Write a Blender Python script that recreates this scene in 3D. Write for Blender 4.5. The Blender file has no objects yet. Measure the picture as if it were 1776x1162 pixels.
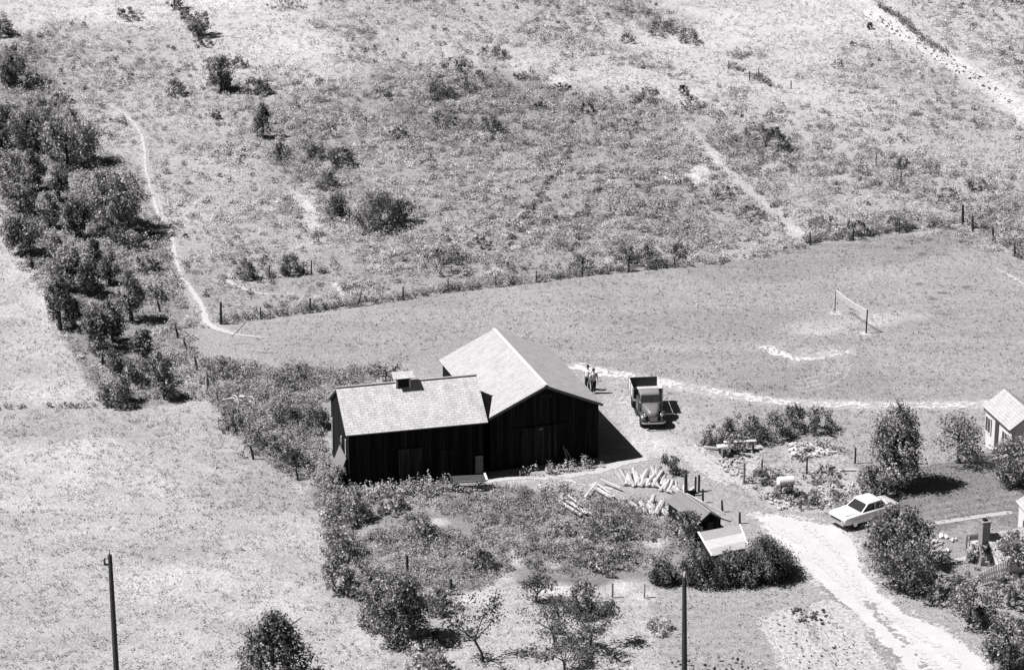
import bpy, math, random
import numpy as np
from mathutils import Vector, Matrix

R = math.radians
sc = bpy.context.scene
col = sc.collection
rng = np.random.default_rng(7)
random.seed(7)

# ------------------------------------------------------------------ camera
FPX, PITCH = 5500.0, R(21.0)          # focal length in photo pixels, tilt below the horizon
DIST = FPX / 24.5
CAM = np.array([0.0, -DIST * math.cos(PITCH), DIST * math.sin(PITCH)])
FW = np.array([0, math.cos(PITCH), -math.sin(PITCH)])
UP = np.array([0, math.sin(PITCH), math.cos(PITCH)])
cam_d = bpy.data.cameras.new('camera')
cam = bpy.data.objects.new('camera', cam_d); col.objects.link(cam)
cam.location = CAM; cam.rotation_euler = (R(90) - PITCH, 0, 0)
cam_d.sensor_width = 36; cam_d.lens = 36 * FPX / 1776
cam_d.clip_start = 1; cam_d.clip_end = 6000
sc.camera = cam

# ------------------------------------------------------------------ sky, sun, exposure
SUN_EL, SUN_AZ = R(55), R(6)          # shadows fall to the right and slightly away
to_sun = Vector((-math.cos(SUN_EL) * math.cos(SUN_AZ), -math.cos(SUN_EL) * math.sin(SUN_AZ), math.sin(SUN_EL)))
w = bpy.data.worlds.new("World"); sc.world = w; w.use_nodes = True
nt = w.node_tree; bg = nt.nodes['Background']
sky = nt.nodes.new('ShaderNodeTexSky'); sky.sky_type = 'NISHITA'; sky.sun_disc = False
sky.air_density = .5; sky.dust_density = .3; sky.sun_elevation = SUN_EL; sky.sun_rotation = math.atan2(to_sun.x, to_sun.y)
bw = nt.nodes.new('ShaderNodeSeparateColor')   # black and white film behind an orange filter: only the red of the sky
nt.links.new(sky.outputs[0], bw.inputs[0]); nt.links.new(bw.outputs[0], bg.inputs[0])
bg.inputs[1].default_value = 0.05
sun_d = bpy.data.lights.new('sun', 'SUN'); sun_d.energy = 5.0; sun_d.angle = R(0.5); sun_d.color = (1, .99, .995)
sun = bpy.data.objects.new('sun', sun_d); col.objects.link(sun)
sun.rotation_euler = to_sun.to_track_quat('Z', 'Y').to_euler(); sun.location = (0, 0, 60)
sc.view_settings.view_transform = 'Standard'; sc.view_settings.look = 'None'
sc.view_settings.exposure = 0.70; sc.view_settings.gamma = 1
try:
    sc.cycles.max_bounces = 4; sc.cycles.diffuse_bounces = 2; sc.cycles.transparent_max_bounces = 4
except Exception: pass

# ------------------------------------------------------------------ helpers
def P(x, y, z=0.0):                    # photo pixel -> world point at height z
    d = FW * FPX + np.array([1.0, 0, 0]) * (x - 888) + UP * (581 - y)
    return CAM + d * ((z - CAM[2]) / d[2])
def V(x, y, z=0.0): return Vector(P(x, y, z))
def Qv(X, Y, Z=0.0):                   # world -> photo pixel, arrays
    a = X - CAM[0]; b = Y - CAM[1]; c = Z - CAM[2]
    d = b * FW[1] + c * FW[2]; k = FPX / d
    return 888 + k * a, 581 - k * (b * UP[1] + c * UP[2])
def PY(x, y, Y):                        # photo pixel -> world point in the upright plane at depth Y
    d = FW * FPX + np.array([1.0, 0, 0]) * (x - 888) + UP * (581 - y)
    return CAM + d * ((Y - CAM[1]) / d[1])
def PPM(x, y):                         # photo pixels per metre there
    p = P(x, y) - CAM
    return FPX / float(p @ FW)
def lerp(a, b, t): return a + (b - a) * t

def tag(o, label=None, cat=None, group=None, kind=None):
    if label: o['label'] = label
    if cat: o['category'] = cat
    if group: o['group'] = group
    if kind: o['kind'] = kind
    return o
def empty(name, loc, rz=0, **k):
    o = bpy.data.objects.new(name, None); col.objects.link(o)
    o.location = loc; o.rotation_euler = (0, 0, rz); o.empty_display_size = .3
    return tag(o, **k)

_vn = {}
def vnoise(X, Y, scale, seed=0, oct=1):
    out = 0; amp = 1; tot = 0
    for k in range(oct):
        key = (seed, k)
        if key not in _vn: _vn[key] = np.random.default_rng(seed * 31 + k + 1).random((257, 257))
        g = _vn[key]; s = scale / 2 ** k
        x = X / s + 1000.3 + k * 17; y = Y / s + 1000.7
        xi = np.floor(x).astype(int); yi = np.floor(y).astype(int); fx = x - xi; fy = y - yi
        fx = fx * fx * (3 - 2 * fx); fy = fy * fy * (3 - 2 * fy)
        a = g[xi % 257, yi % 257]; b = g[(xi + 1) % 257, yi % 257]; c = g[xi % 257, (yi + 1) % 257]; d = g[(xi + 1) % 257, (yi + 1) % 257]
        out = out + amp * ((a * (1 - fx) + b * fx) * (1 - fy) + (c * (1 - fx) + d * fx) * fy); tot += amp; amp *= .55
    return out / tot
def inpoly(x, y, poly):
    r = np.zeros(x.shape, bool); n = len(poly)
    for i in range(n):
        x1, y1 = poly[i]; x2, y2 = poly[(i + 1) % n]
        if y1 == y2: continue
        c = ((y1 > y) != (y2 > y)) & (x < (x2 - x1) * (y - y1) / (y2 - y1) + x1)
        r ^= c
    return r
def polydist(X, Y, pts):               # distance and 0..1 position along a world polyline
    best = np.full(X.shape, 1e9); tt = np.zeros(X.shape)
    n = len(pts) - 1
    for i in range(n):
        ax, ay = pts[i][0], pts[i][1]; bx, by = pts[i + 1][0], pts[i + 1][1]
        L2 = (bx - ax) ** 2 + (by - ay) ** 2 + 1e-9
        t = np.clip(((X - ax) * (bx - ax) + (Y - ay) * (by - ay)) / L2, 0, 1)
        d = np.hypot(X - ax - t * (bx - ax), Y - ay - t * (by - ay))
        m = d < best; best = np.where(m, d, best); tt = np.where(m, (i + t) / n, tt)
    return best, tt
def W(pxs): return [P(x, y) for x, y in pxs]

# ------------------------------------------------------------------ materials
K = 2.05                               # lit radiance of a unit albedo under this sun, after exposure
def alb(t): return (max(t, .001) ** 2.2) / K     # albedo that reads as brightness t in full sun
def grey(v): return (v, v * .975, v * .995, 1)
MATS = {}
def mat(name, v, rough=.9, noise=0, nscale=4, spec=.2, metal=0, bump=0, bscale=20, stretch=None, wave=None):
    if name in MATS: return MATS[name]
    m = bpy.data.materials.new(name); m.use_nodes = True; nt = m.node_tree; b = nt.nodes['Principled BSDF']
    b.inputs['Base Color'].default_value = grey(v); b.inputs['Roughness'].default_value = rough
    b.inputs['Specular IOR Level'].default_value = spec; b.inputs['Metallic'].default_value = metal
    tc = nt.nodes.new('ShaderNodeTexCoord'); mp = nt.nodes.new('ShaderNodeMapping')
    nt.links.new(tc.outputs['Object'], mp.inputs[0])
    if stretch: mp.inputs['Scale'].default_value = stretch
    if noise:
        n = nt.nodes.new('ShaderNodeTexNoise'); n.inputs['Scale'].default_value = nscale; n.inputs['Detail'].default_value = 6; n.inputs['Roughness'].default_value = .7
        nt.links.new(mp.outputs[0], n.inputs['Vector'])
        r = nt.nodes.new('ShaderNodeValToRGB'); r.color_ramp.elements[0].position = .32; r.color_ramp.elements[1].position = .68
        r.color_ramp.elements[0].color = grey(v * (1 - noise)); r.color_ramp.elements[1].color = grey(min(v * (1 + noise), .9))
        nt.links.new(n.outputs[0], r.inputs[0]); nt.links.new(r.outputs[0], b.inputs['Base Color'])
    if bump:
        n2 = nt.nodes.new('ShaderNodeTexNoise'); n2.inputs['Scale'].default_value = bscale
        nt.links.new(mp.outputs[0], n2.inputs['Vector'])
        bp = nt.nodes.new('ShaderNodeBump'); bp.inputs['Strength'].default_value = bump; bp.inputs['Distance'].default_value = .05
        nt.links.new(n2.outputs[0], bp.inputs['Height']); nt.links.new(bp.outputs[0], b.inputs['Normal'])
    MATS[name] = m; return m
def attr_mat(name, attr, gain=1.0, nscale=6, namt=.35, bump=.5, bscale=9, fine=22, famt=.3, transl=0):
    m = bpy.data.materials.new(name); m.use_nodes = True; nt = m.node_tree; N = nt.nodes; L = nt.links
    N.remove(N['Principled BSDF']); out = N['Material Output']
    df = N.new('ShaderNodeBsdfDiffuse'); at = N.new('ShaderNodeAttribute'); at.attribute_name = attr
    L.new(df.outputs[0], out.inputs[0])
    fac = None
    def mul(a, b):
        q = N.new('ShaderNodeMath'); q.operation = 'MULTIPLY'
        for i, s in enumerate((a, b)):
            if isinstance(s, (int, float)): q.inputs[i].default_value = s
            else: L.new(s, q.inputs[i])
        return q.outputs[0]
    val = mul(at.outputs['Fac'], gain)
    if namt:
        g = N.new('ShaderNodeNewGeometry')
        for sca, amt in ((nscale, namt), (fine, famt)):
            n = N.new('ShaderNodeTexNoise'); n.inputs['Scale'].default_value = sca; n.inputs['Detail'].default_value = 3; n.inputs['Roughness'].default_value = .75
            L.new(g.outputs['Position'], n.inputs['Vector'])
            mr = N.new('ShaderNodeMapRange'); mr.inputs['From Min'].default_value = .32; mr.inputs['From Max'].default_value = .68
            mr.inputs['To Min'].default_value = 1 - amt; mr.inputs['To Max'].default_value = 1 + amt
            L.new(n.outputs[0], mr.inputs['Value']); val = mul(val, mr.outputs[0])
        if bump:
            n = N.new('ShaderNodeTexNoise'); n.inputs['Scale'].default_value = bscale; n.inputs['Detail'].default_value = 4
            L.new(g.outputs['Position'], n.inputs['Vector'])
            bp = N.new('ShaderNodeBump'); bp.inputs['Strength'].default_value = bump; bp.inputs['Distance'].default_value = .12
            L.new(n.outputs[0], bp.inputs['Height']); L.new(bp.outputs[0], df.inputs['Normal'])
    c = N.new('ShaderNodeCombineColor')
    L.new(val, c.inputs[0]); L.new(mul(val, .975), c.inputs[1]); L.new(mul(val, .995), c.inputs[2])
    L.new(c.outputs[0], df.inputs['Color'])
    if transl:
        tr = N.new('ShaderNodeBsdfTranslucent'); L.new(c.outputs[0], tr.inputs['Color'])
        mx = N.new('ShaderNodeMixShader'); mx.inputs[0].default_value = transl
        L.new(df.outputs[0], mx.inputs[1]); L.new(tr.outputs[0], mx.inputs[2]); L.new(mx.outputs[0], out.inputs[0])
    MATS[name] = m; return m
M_ground = attr_mat('ground_soil_and_grass', 'tone', nscale=2.2, namt=.16, fine=8, famt=.30, bump=.75, bscale=7)
M_leaf = attr_mat('leaves', 'shade', namt=0, transl=.36)
M_grass = attr_mat('grass_blades', 'shade', namt=0, transl=.12)
M_dirt = mat('pale_dirt', alb(.90), noise=.2, nscale=7, bump=.5, bscale=12)
M_rough = mat('rough_dirt', alb(.86), noise=.42, nscale=4.5, bump=.7, bscale=9)
M_track = mat('white_track_dirt', alb(.97), noise=.12, nscale=6, bump=.4, bscale=12)
M_drive = mat('gravel_drive', alb(.955), noise=.08, nscale=.8, bump=.5, bscale=12)
M_foot = mat('footpath_dirt', alb(.93), noise=.15, nscale=6, bump=.4, bscale=12)
M_concrete = mat('pale_concrete', alb(.86), noise=.1)
M_bark = mat('bark', .055, noise=.5, nscale=9)
M_post = mat('weathered_post', .045, noise=.5, nscale=12)
M_postl = mat('grey_weathered_wood', alb(.68), noise=.3, nscale=10)
M_plank = mat('bleached_plank', alb(.97), noise=.18, nscale=6)
M_log = mat('split_log', alb(.93), noise=.28, nscale=9)
M_white = mat('white_paint', .62, rough=.6, noise=.05)
M_dark = mat('dark_opening_and_shade', .012)  # near-black for openings and the painted shade on the ventilator front
M_glass = mat('glass', .03, rough=.08, spec=.8)
M_chrome = mat('chrome', .6, rough=.25, metal=.8)
M_tyre = mat('rubber', .02, rough=.9)
M_wire = mat('fence_wire', .25, rough=.5)

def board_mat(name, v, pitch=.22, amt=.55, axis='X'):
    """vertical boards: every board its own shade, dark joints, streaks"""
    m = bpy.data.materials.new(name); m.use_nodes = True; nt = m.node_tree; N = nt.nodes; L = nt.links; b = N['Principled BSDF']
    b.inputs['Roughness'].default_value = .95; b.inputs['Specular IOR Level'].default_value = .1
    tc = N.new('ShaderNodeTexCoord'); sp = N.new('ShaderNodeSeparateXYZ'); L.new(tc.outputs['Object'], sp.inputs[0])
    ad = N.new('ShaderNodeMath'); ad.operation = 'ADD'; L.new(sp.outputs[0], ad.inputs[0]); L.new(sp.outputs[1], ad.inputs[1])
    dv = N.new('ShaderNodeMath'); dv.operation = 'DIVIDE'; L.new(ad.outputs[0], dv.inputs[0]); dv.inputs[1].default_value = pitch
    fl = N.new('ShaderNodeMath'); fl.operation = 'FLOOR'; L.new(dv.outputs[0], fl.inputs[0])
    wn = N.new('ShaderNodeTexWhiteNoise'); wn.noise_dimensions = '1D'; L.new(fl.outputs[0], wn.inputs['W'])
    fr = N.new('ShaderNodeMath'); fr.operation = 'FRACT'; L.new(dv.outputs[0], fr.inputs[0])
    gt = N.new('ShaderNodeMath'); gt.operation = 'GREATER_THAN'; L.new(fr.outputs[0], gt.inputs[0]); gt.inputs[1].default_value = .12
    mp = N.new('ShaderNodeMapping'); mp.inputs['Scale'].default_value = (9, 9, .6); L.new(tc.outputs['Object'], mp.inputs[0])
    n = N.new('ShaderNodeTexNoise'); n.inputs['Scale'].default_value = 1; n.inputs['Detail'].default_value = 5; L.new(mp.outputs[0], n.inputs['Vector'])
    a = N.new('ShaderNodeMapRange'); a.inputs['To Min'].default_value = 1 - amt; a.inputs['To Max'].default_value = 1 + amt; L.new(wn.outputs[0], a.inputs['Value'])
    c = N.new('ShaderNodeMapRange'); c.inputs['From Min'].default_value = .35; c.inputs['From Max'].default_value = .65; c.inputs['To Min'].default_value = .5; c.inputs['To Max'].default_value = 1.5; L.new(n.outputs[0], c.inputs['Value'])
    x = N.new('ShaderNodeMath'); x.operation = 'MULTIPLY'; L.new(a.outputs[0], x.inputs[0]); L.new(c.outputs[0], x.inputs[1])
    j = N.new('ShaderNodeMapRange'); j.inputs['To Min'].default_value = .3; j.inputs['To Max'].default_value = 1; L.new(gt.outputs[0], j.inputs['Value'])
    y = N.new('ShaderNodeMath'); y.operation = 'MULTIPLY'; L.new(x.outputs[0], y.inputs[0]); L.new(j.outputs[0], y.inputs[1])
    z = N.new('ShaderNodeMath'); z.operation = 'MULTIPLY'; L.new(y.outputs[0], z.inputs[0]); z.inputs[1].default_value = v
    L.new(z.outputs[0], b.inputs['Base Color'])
    return m
def shingle_mat(name, v, course=.16, length=.28, stain=.25, joint=.45, vary=.12):
    """shingle courses in the roof's own UV (metres along the eave, metres up the slope)"""
    m = bpy.data.materials.new(name); m.use_nodes = True; nt = m.node_tree; N = nt.nodes; L = nt.links; b = N['Principled BSDF']
    b.inputs['Roughness'].default_value = .85; b.inputs['Specular IOR Level'].default_value = .15
    uv = N.new('ShaderNodeUVMap'); uv.uv_map = 'UVMap'
    br = N.new('ShaderNodeTexBrick'); br.inputs['Scale'].default_value = 1; br.inputs['Brick Width'].default_value = length; br.inputs['Row Height'].default_value = course
    br.inputs['Mortar Size'].default_value = .018; br.inputs['Mortar Smooth'].default_value = .3; br.offset = .5
    br.inputs['Color1'].default_value = grey(v * (1 + vary)); br.inputs['Color2'].default_value = grey(v * (1 - vary)); br.inputs['Mortar'].default_value = grey(v * joint)
    L.new(uv.outputs[0], br.inputs['Vector'])
    n = N.new('ShaderNodeTexNoise'); n.inputs['Scale'].default_value = 1; n.inputs['Detail'].default_value = 6; n.inputs['Roughness'].default_value = .7
    mp = N.new('ShaderNodeMapping'); mp.inputs['Scale'].default_value = (2.2, .9, 1); L.new(uv.outputs[0], mp.inputs[0]); L.new(mp.outputs[0], n.inputs['Vector'])
    r = N.new('ShaderNodeMapRange'); r.inputs['From Min'].default_value = .3; r.inputs['From Max'].default_value = .6; r.inputs['To Min'].default_value = 1 - stain; r.inputs['To Max'].default_value = 1.04
    L.new(n.outputs[0], r.inputs['Value'])
    mx = N.new('ShaderNodeMix'); mx.data_type = 'RGBA'; mx.blend_type = 'MULTIPLY'; mx.inputs[0].default_value = 1
    L.new(br.outputs[0], mx.inputs[6]); L.new(r.outputs[0], mx.inputs[7]); L.new(mx.outputs[2], b.inputs['Base Color'])
    bp = N.new('ShaderNodeBump'); bp.inputs['Strength'].default_value = .3; bp.inputs['Distance'].default_value = .02
    L.new(br.outputs['Fac'], bp.inputs['Height']); bp.invert = True; L.new(bp.outputs[0], b.inputs['Normal'])
    return m
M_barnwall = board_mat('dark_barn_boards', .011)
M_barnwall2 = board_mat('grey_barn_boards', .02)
M_door = board_mat('worn_door_boards', .032, .3)
M_roof_main = shingle_mat('main_roof_shingles', .39, .15, .26, .2, .62, .08)
M_roof_wing = shingle_mat('wing_roof_shingles', .50, .19, .42, .30, .58, .09)
M_roof_house = shingle_mat('white_roof_shingles', .37, .2, .4, .16, .7, .08)
M_roof_dark = shingle_mat('grey_roof_felt', .17, .5, 3, .12, .8, .03)
M_metal = mat('corrugated_metal', .40, rough=.6, noise=.12, nscale=1.2)
M_whitewall = mat('white_wall', .55, noise=.07, nscale=2)

# ------------------------------------------------------------------ mesh builder
class MB:
    def __init__(s): s.v = []; s.f = []; s.uv = {}
    def add(s, vs, fs, uv=None):
        o = len(s.v); s.v += [tuple(v) for v in vs]
        for i, f in enumerate(fs):
            s.f.append(tuple(o + k for k in f))
            if uv: s.uv[len(s.f) - 1] = uv[i]
    def box(s, c, d, rz=0, M=None):
        x, y, z = (q / 2 for q in d)
        vs = [Vector((a * x, b * y, e * z)) for a in (-1, 1) for b in (-1, 1) for e in (-1, 1)]
        m = (M or Matrix.Rotation(rz, 3, 'Z'))
        vs = [m @ v + Vector(c) for v in vs]
        s.add(vs, [(0, 1, 3, 2), (4, 6, 7, 5), (0, 4, 5, 1), (2, 3, 7, 6), (0, 2, 6, 4), (1, 5, 7, 3)])
    def beam(s, a, b, wd, th, up=(0, 0, 1)):           # board from a to b
        a = Vector(a); b = Vector(b); d = (b - a).normalized(); u = Vector(up)
        if abs(d.dot(u)) > .95: u = Vector((0, 1, 0))
        sd = d.cross(u).normalized(); u = sd.cross(d).normalized()
        vs = [p + sd * (i * wd / 2) + u * (j * th / 2) for p in (a, b) for i in (-1, 1) for j in (-1, 1)]
        s.add(vs, [(0, 1, 3, 2), (4, 6, 7, 5), (0, 4, 5, 1), (2, 3, 7, 6), (0, 2, 6, 4), (1, 5, 7, 3)])
    def tube(s, pts, rs, n=7, cap=True):
        rings = []
        pts = [Vector(p) for p in pts]
        for i, p in enumerate(pts):
            d = (pts[min(i + 1, len(pts) - 1)] - pts[max(i - 1, 0)]).normalized()
            u = Vector((0, 0, 1)) if abs(d.z) < .9 else Vector((1, 0, 0))
            a = d.cross(u).normalized(); b = d.cross(a).normalized()
            r = rs[i] if isinstance(rs, (list, tuple)) else rs
            rings.append([p + (a * math.cos(2 * math.pi * k / n) + b * math.sin(2 * math.pi * k / n)) * r for k in range(n)])
        vs = [v for r_ in rings for v in r_]; fs = []
        for i in range(len(rings) - 1):
            for k in range(n):
                fs.append((i * n + k, i * n + (k + 1) % n, (i + 1) * n + (k + 1) % n, (i + 1) * n + k))
        if cap: fs += [tuple(range(n)), tuple(reversed(range((len(rings) - 1) * n, len(rings) * n)))]
        s.add(vs, fs)
    def prism(s, prof, x0, x1):                        # profile in (y, z) extruded along x
        n = len(prof)
        vs = [(x0, y, z) for y, z in prof] + [(x1, y, z) for y, z in prof]
        s.add(vs, [tuple(range(n)), tuple(range(2 * n - 1, n - 1, -1))] + [(i, i + n, (i + 1) % n + n, (i + 1) % n) for i in range(n)])
    def loft(s, secs):                                 # list of closed rings of equal length
        n = len(secs[0]); vs = [v for r_ in secs for v in r_]; fs = []
        for i in range(len(secs) - 1):
            for k in range(n): fs.append((i * n + k, i * n + (k + 1) % n, (i + 1) * n + (k + 1) % n, (i + 1) * n + k))
        fs += [tuple(range(n)), tuple(reversed(range((len(secs) - 1) * n, len(secs) * n)))]
        s.add(vs, fs)
    def build(s, name, m, parent=None, smooth=False, bevel=0, loc=None, rz=0):
        me = bpy.data.meshes.new(name); me.from_pydata(s.v, [], s.f)
        if s.uv:
            ul = me.uv_layers.new(name='UVMap')
            for fi, uvs in s.uv.items():
                for li, q in zip(me.polygons[fi].loop_indices, uvs): ul.data[li].uv = q
        me.materials.append(m)
        import bmesh
        bm = bmesh.new(); bm.from_mesh(me); bmesh.ops.recalc_face_normals(bm, faces=bm.faces); bm.to_mesh(me); bm.free()
        if smooth: me.shade_smooth()
        o = bpy.data.objects.new(name, me); col.objects.link(o)
        if parent: o.parent = parent
        if loc is not None: o.location = loc; o.rotation_euler = (0, 0, rz)
        if bevel:
            b = o.modifiers.new('bevel', 'BEVEL'); b.width = bevel; b.segments = 2; b.limit_method = 'ANGLE'
        return o

def quads(name, C, size, Nrm, shade, m, parent=None, aspect=.62, loc=None, verts=4):
    """a cloud of small leaves: C centres, size half length, Nrm facing"""
    n = len(C); Nrm = Nrm / (np.linalg.norm(Nrm, axis=1, keepdims=True) + 1e-9)
    t = rng.normal(size=(n, 3)); t -= (t * Nrm).sum(1, keepdims=True) * Nrm; t /= np.linalg.norm(t, axis=1, keepdims=True) + 1e-9
    b = np.cross(Nrm, t); sz = np.asarray(size).reshape(-1, 1)
    vs = np.stack([C + t * sz, C + b * sz * aspect + Nrm * sz * .15, C - t * sz, C - b * sz * aspect + Nrm * sz * .15], 1).reshape(-1, 3)
    return raw(name, vs, np.arange(4 * n), 4, np.repeat(shade, 4), m, parent, loc, 'shade')
def raw(name, vs, idx, per, attr, m, parent=None, loc=None, aname='shade'):
    me = bpy.data.meshes.new(name); nf = len(idx) // per
    me.vertices.add(len(vs)); me.vertices.foreach_set('co', np.asarray(vs, np.float32).ravel())
    me.loops.add(len(idx)); me.loops.foreach_set('vertex_index', np.asarray(idx, np.int32))
    me.polygons.add(nf); me.polygons.foreach_set('loop_start', np.arange(0, nf * per, per, dtype=np.int32))
    me.update(calc_edges=True)
    if attr is not None:
        a = me.attributes.new(aname, 'FLOAT', 'POINT'); a.data.foreach_set('value', np.asarray(attr, np.float32))
    me.materials.append(m)
    o = bpy.data.objects.new(name, me); col.objects.link(o)
    if parent: o.parent = parent
    if loc is not None: o.location = loc
    return o

# ================================================================== THE GROUND
def axis(a, b, st, far):
    c = list(np.arange(a, b, st)); 
    return np.array([-far, -far / 2, -far / 4, a * 1.6] + c + [b * 1.5, far / 4, far / 2, far])
gx = axis(-66, 66, .26, 2400); gy = axis(-58, 122, .26, 2400)
GX, GY = np.meshgrid(gx, gy)
px, py = Qv(GX, np.clip(GY, -150, 1e4))
jx = px + (vnoise(GX, GY, 1.1, 3, 2) - .5) * 26; jy = py + (vnoise(GX, GY, 1.1, 4, 2) - .5) * 14
tone = np.full(GX.shape, .755)
def T(poly, t, jit=True, only=None):
    m = inpoly(jx if jit else px, jy if jit else py, poly); tone[m] = t
tone += np.clip((420 - py) / 420, 0, 1) * .15
tone += (vnoise(GX, GY, 9, 5, 3) - .5) * .20 * np.clip((700 - py) / 300, 0, 1)
tone += (vnoise(GX, GY, 2.6, 6, 3) - .5) * .26 * np.clip((640 - py) / 200, 0, 1)
T([(450, 180), (700, 120), (1050, 150), (1230, 230), (1390, 400), (1170, 460), (800, 470), (560, 455), (440, 400), (430, 260)], .735)
T([(700, 140), (860, 110), (1040, 150), (1200, 220), (1180, 290), (900, 260), (700, 230)], .71)
T([(1440, 130), (1560, 90), (1700, 140), (1790, 220), (1790, 330), (1600, 250)], .80)
T([(1480, -40), (1900, -40), (1900, 230), (1740, 180)], .865)
T([(100, 30), (330, 60), (360, 200), (250, 230), (120, 150)], .81)
T([(560, -30), (1100, -30), (980, 90), (600, 80)], .81)
T([(505, 330), (555, 320), (560, 440), (520, 430)], .86)
T([(1195, 285), (1250, 275), (1262, 300), (1215, 325)], .90)
T([(1190, 225), (1215, 225), (1260, 290), (1400, 405), (1370, 415), (1240, 300)], .80)
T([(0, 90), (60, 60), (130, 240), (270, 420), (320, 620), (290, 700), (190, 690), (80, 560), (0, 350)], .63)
def blur(A, n, times=2):
    for _ in range(times):
        for ax in (0, 1):
            B = np.take(A, np.clip(np.arange(-n, A.shape[ax] + n), 0, A.shape[ax] - 1), axis=ax); c = np.cumsum(B, axis=ax)
            c = np.concatenate([np.zeros_like(np.take(c, [0], axis=ax)), c], axis=ax); m = A.shape[ax]
            A = (np.take(c, np.arange(2 * n + 1, 2 * n + 1 + m), axis=ax) - np.take(c, np.arange(0, m), axis=ax)) / (2 * n + 1)
    return A
tone = blur(tone, 7)
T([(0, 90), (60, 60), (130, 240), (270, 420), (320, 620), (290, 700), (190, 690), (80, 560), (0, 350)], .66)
# mown playing lawn and yard
T([(386, 568), (540, 545), (780, 508), (1000, 480), (1170, 462), (1400, 426), (1672, 394), (1800, 470), (1800, 705), (1500, 705), (1180, 668), (1040, 660), (900, 700), (700, 640), (560, 650), (470, 625), (380, 600)], .735)
T([(1170, 462), (1400, 426), (1672, 394), (1720, 420), (1500, 470), (1250, 500)], .69)
T([(1240, 640), (1500, 600), (1560, 690), (1300, 690)], .70)
# left hay meadow
T([(-200, 300), (0, 345), (75, 500), (120, 600), (180, 706), (370, 692), (430, 760), (545, 835), (575, 960), (640, 1060), (700, 1200), (-200, 1200)], .835)
T([(-200, 708), (370, 694), (430, 760), (545, 835), (575, 960), (640, 1060), (500, 1000), (200, 760), (-200, 760)], .79)
# scrub yard below the barns
T([(350, 620), (560, 640), (580, 830), (860, 830), (1010, 850), (1180, 880), (1210, 960), (1130, 1010), (860, 1030), (700, 1040), (600, 990), (540, 850), (420, 760), (370, 700)], .67)
T([(345, 625), (440, 640), (700, 640), (570, 700), (560, 820), (420, 760), (370, 700)], .70)
tone += (vnoise(GX, GY, 1.8, 16, 2) - .5) * .22 * inpoly(px, py, [(345, 620), (560, 640), (580, 830), (1180, 880), (1130, 1010), (700, 1040), (370, 700)])
tone += (vnoise(GX, GY * 1.6, 6, 17, 4) - .5) * .24 * inpoly(px, py, [(-200, 300), (0, 345), (180, 706), (370, 692), (545, 835), (700, 1200), (-200, 1200)])
T([(1060, 660), (1180, 700), (1250, 760), (1180, 790), (1110, 800), (1050, 700)], .80)
T([(860, 815), (1110, 795), (1180, 790), (1200, 850), (1000, 870), (880, 860)], .76)
# pale lawn with orchard, lawn beside the drive
T([(790, 1040), (840, 1015), (960, 1010), (1130, 1030), (1170, 1010), (1170, 1200), (700, 1200), (720, 1130), (770, 1100)], .83)
T([(1120, 1020), (1370, 985), (1390, 970), (1600, 1200), (1160, 1200)], .755)
T([(1320, 1075), (1440, 1045), (1560, 1200), (1380, 1200)], .88)
T([(1372, 1052), (1440, 1050), (1470, 1100), (1400, 1110)], .74)
# house garden on the right
T([(1200, 760), (1300, 700), (1460, 720), (1720, 720), (1800, 780), (1800, 860), (1560, 850), (1500, 860), (1310, 890), (1230, 830)], .745)
T([(1360, 775), (1450, 770), (1490, 830), (1560, 860), (1440, 890), (1340, 880), (1300, 850)], .82)
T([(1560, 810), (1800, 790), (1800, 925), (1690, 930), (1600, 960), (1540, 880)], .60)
T([(1600, 930), (1720, 900), (1800, 930), (1800, 1000), (1640, 1010)], .70)
def trib(pts, wd, t, a=1.0):
    d, _t = polydist(GX, GY, W(pts)); f = np.clip((wd - d) / wd * 1.6, 0, 1) * a * (.5 + vnoise(GX, GY, .6, 8, 2)); f = np.clip(f, 0, 1)
    np.copyto(tone, tone * (1 - f) + t * f)
trib([(182, 180), (232, 212), (252, 292), (292, 400), (315, 480), (358, 558), (410, 580)], .55, .86, .7)
trib([(1000, 634), (1095, 652), (1210, 675), (1350, 695), (1540, 702), (1715, 700)], 1.1, .86, .8)
trib([(1440, -30), (1570, 60), (1720, 150), (1800, 215)], 2.4, .92, .9)
trib([(848, 833), (980, 827), (1040, 816), (1112, 794)], .8, .86, .7)
trib([(1330, 603), (1380, 622), (1470, 610)], .9, .84, .6)
trib([(1360, 945), (1440, 1020), (1520, 1095), (1600, 1185)], .8, .66, .9)
trib([(1180, 210), (1255, 290), (1330, 360), (1390, 408)], 1.1, .87, .6)
trib([(1110, 690), (1112, 770), (1180, 790)], 1.4, .88, .6)
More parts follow.
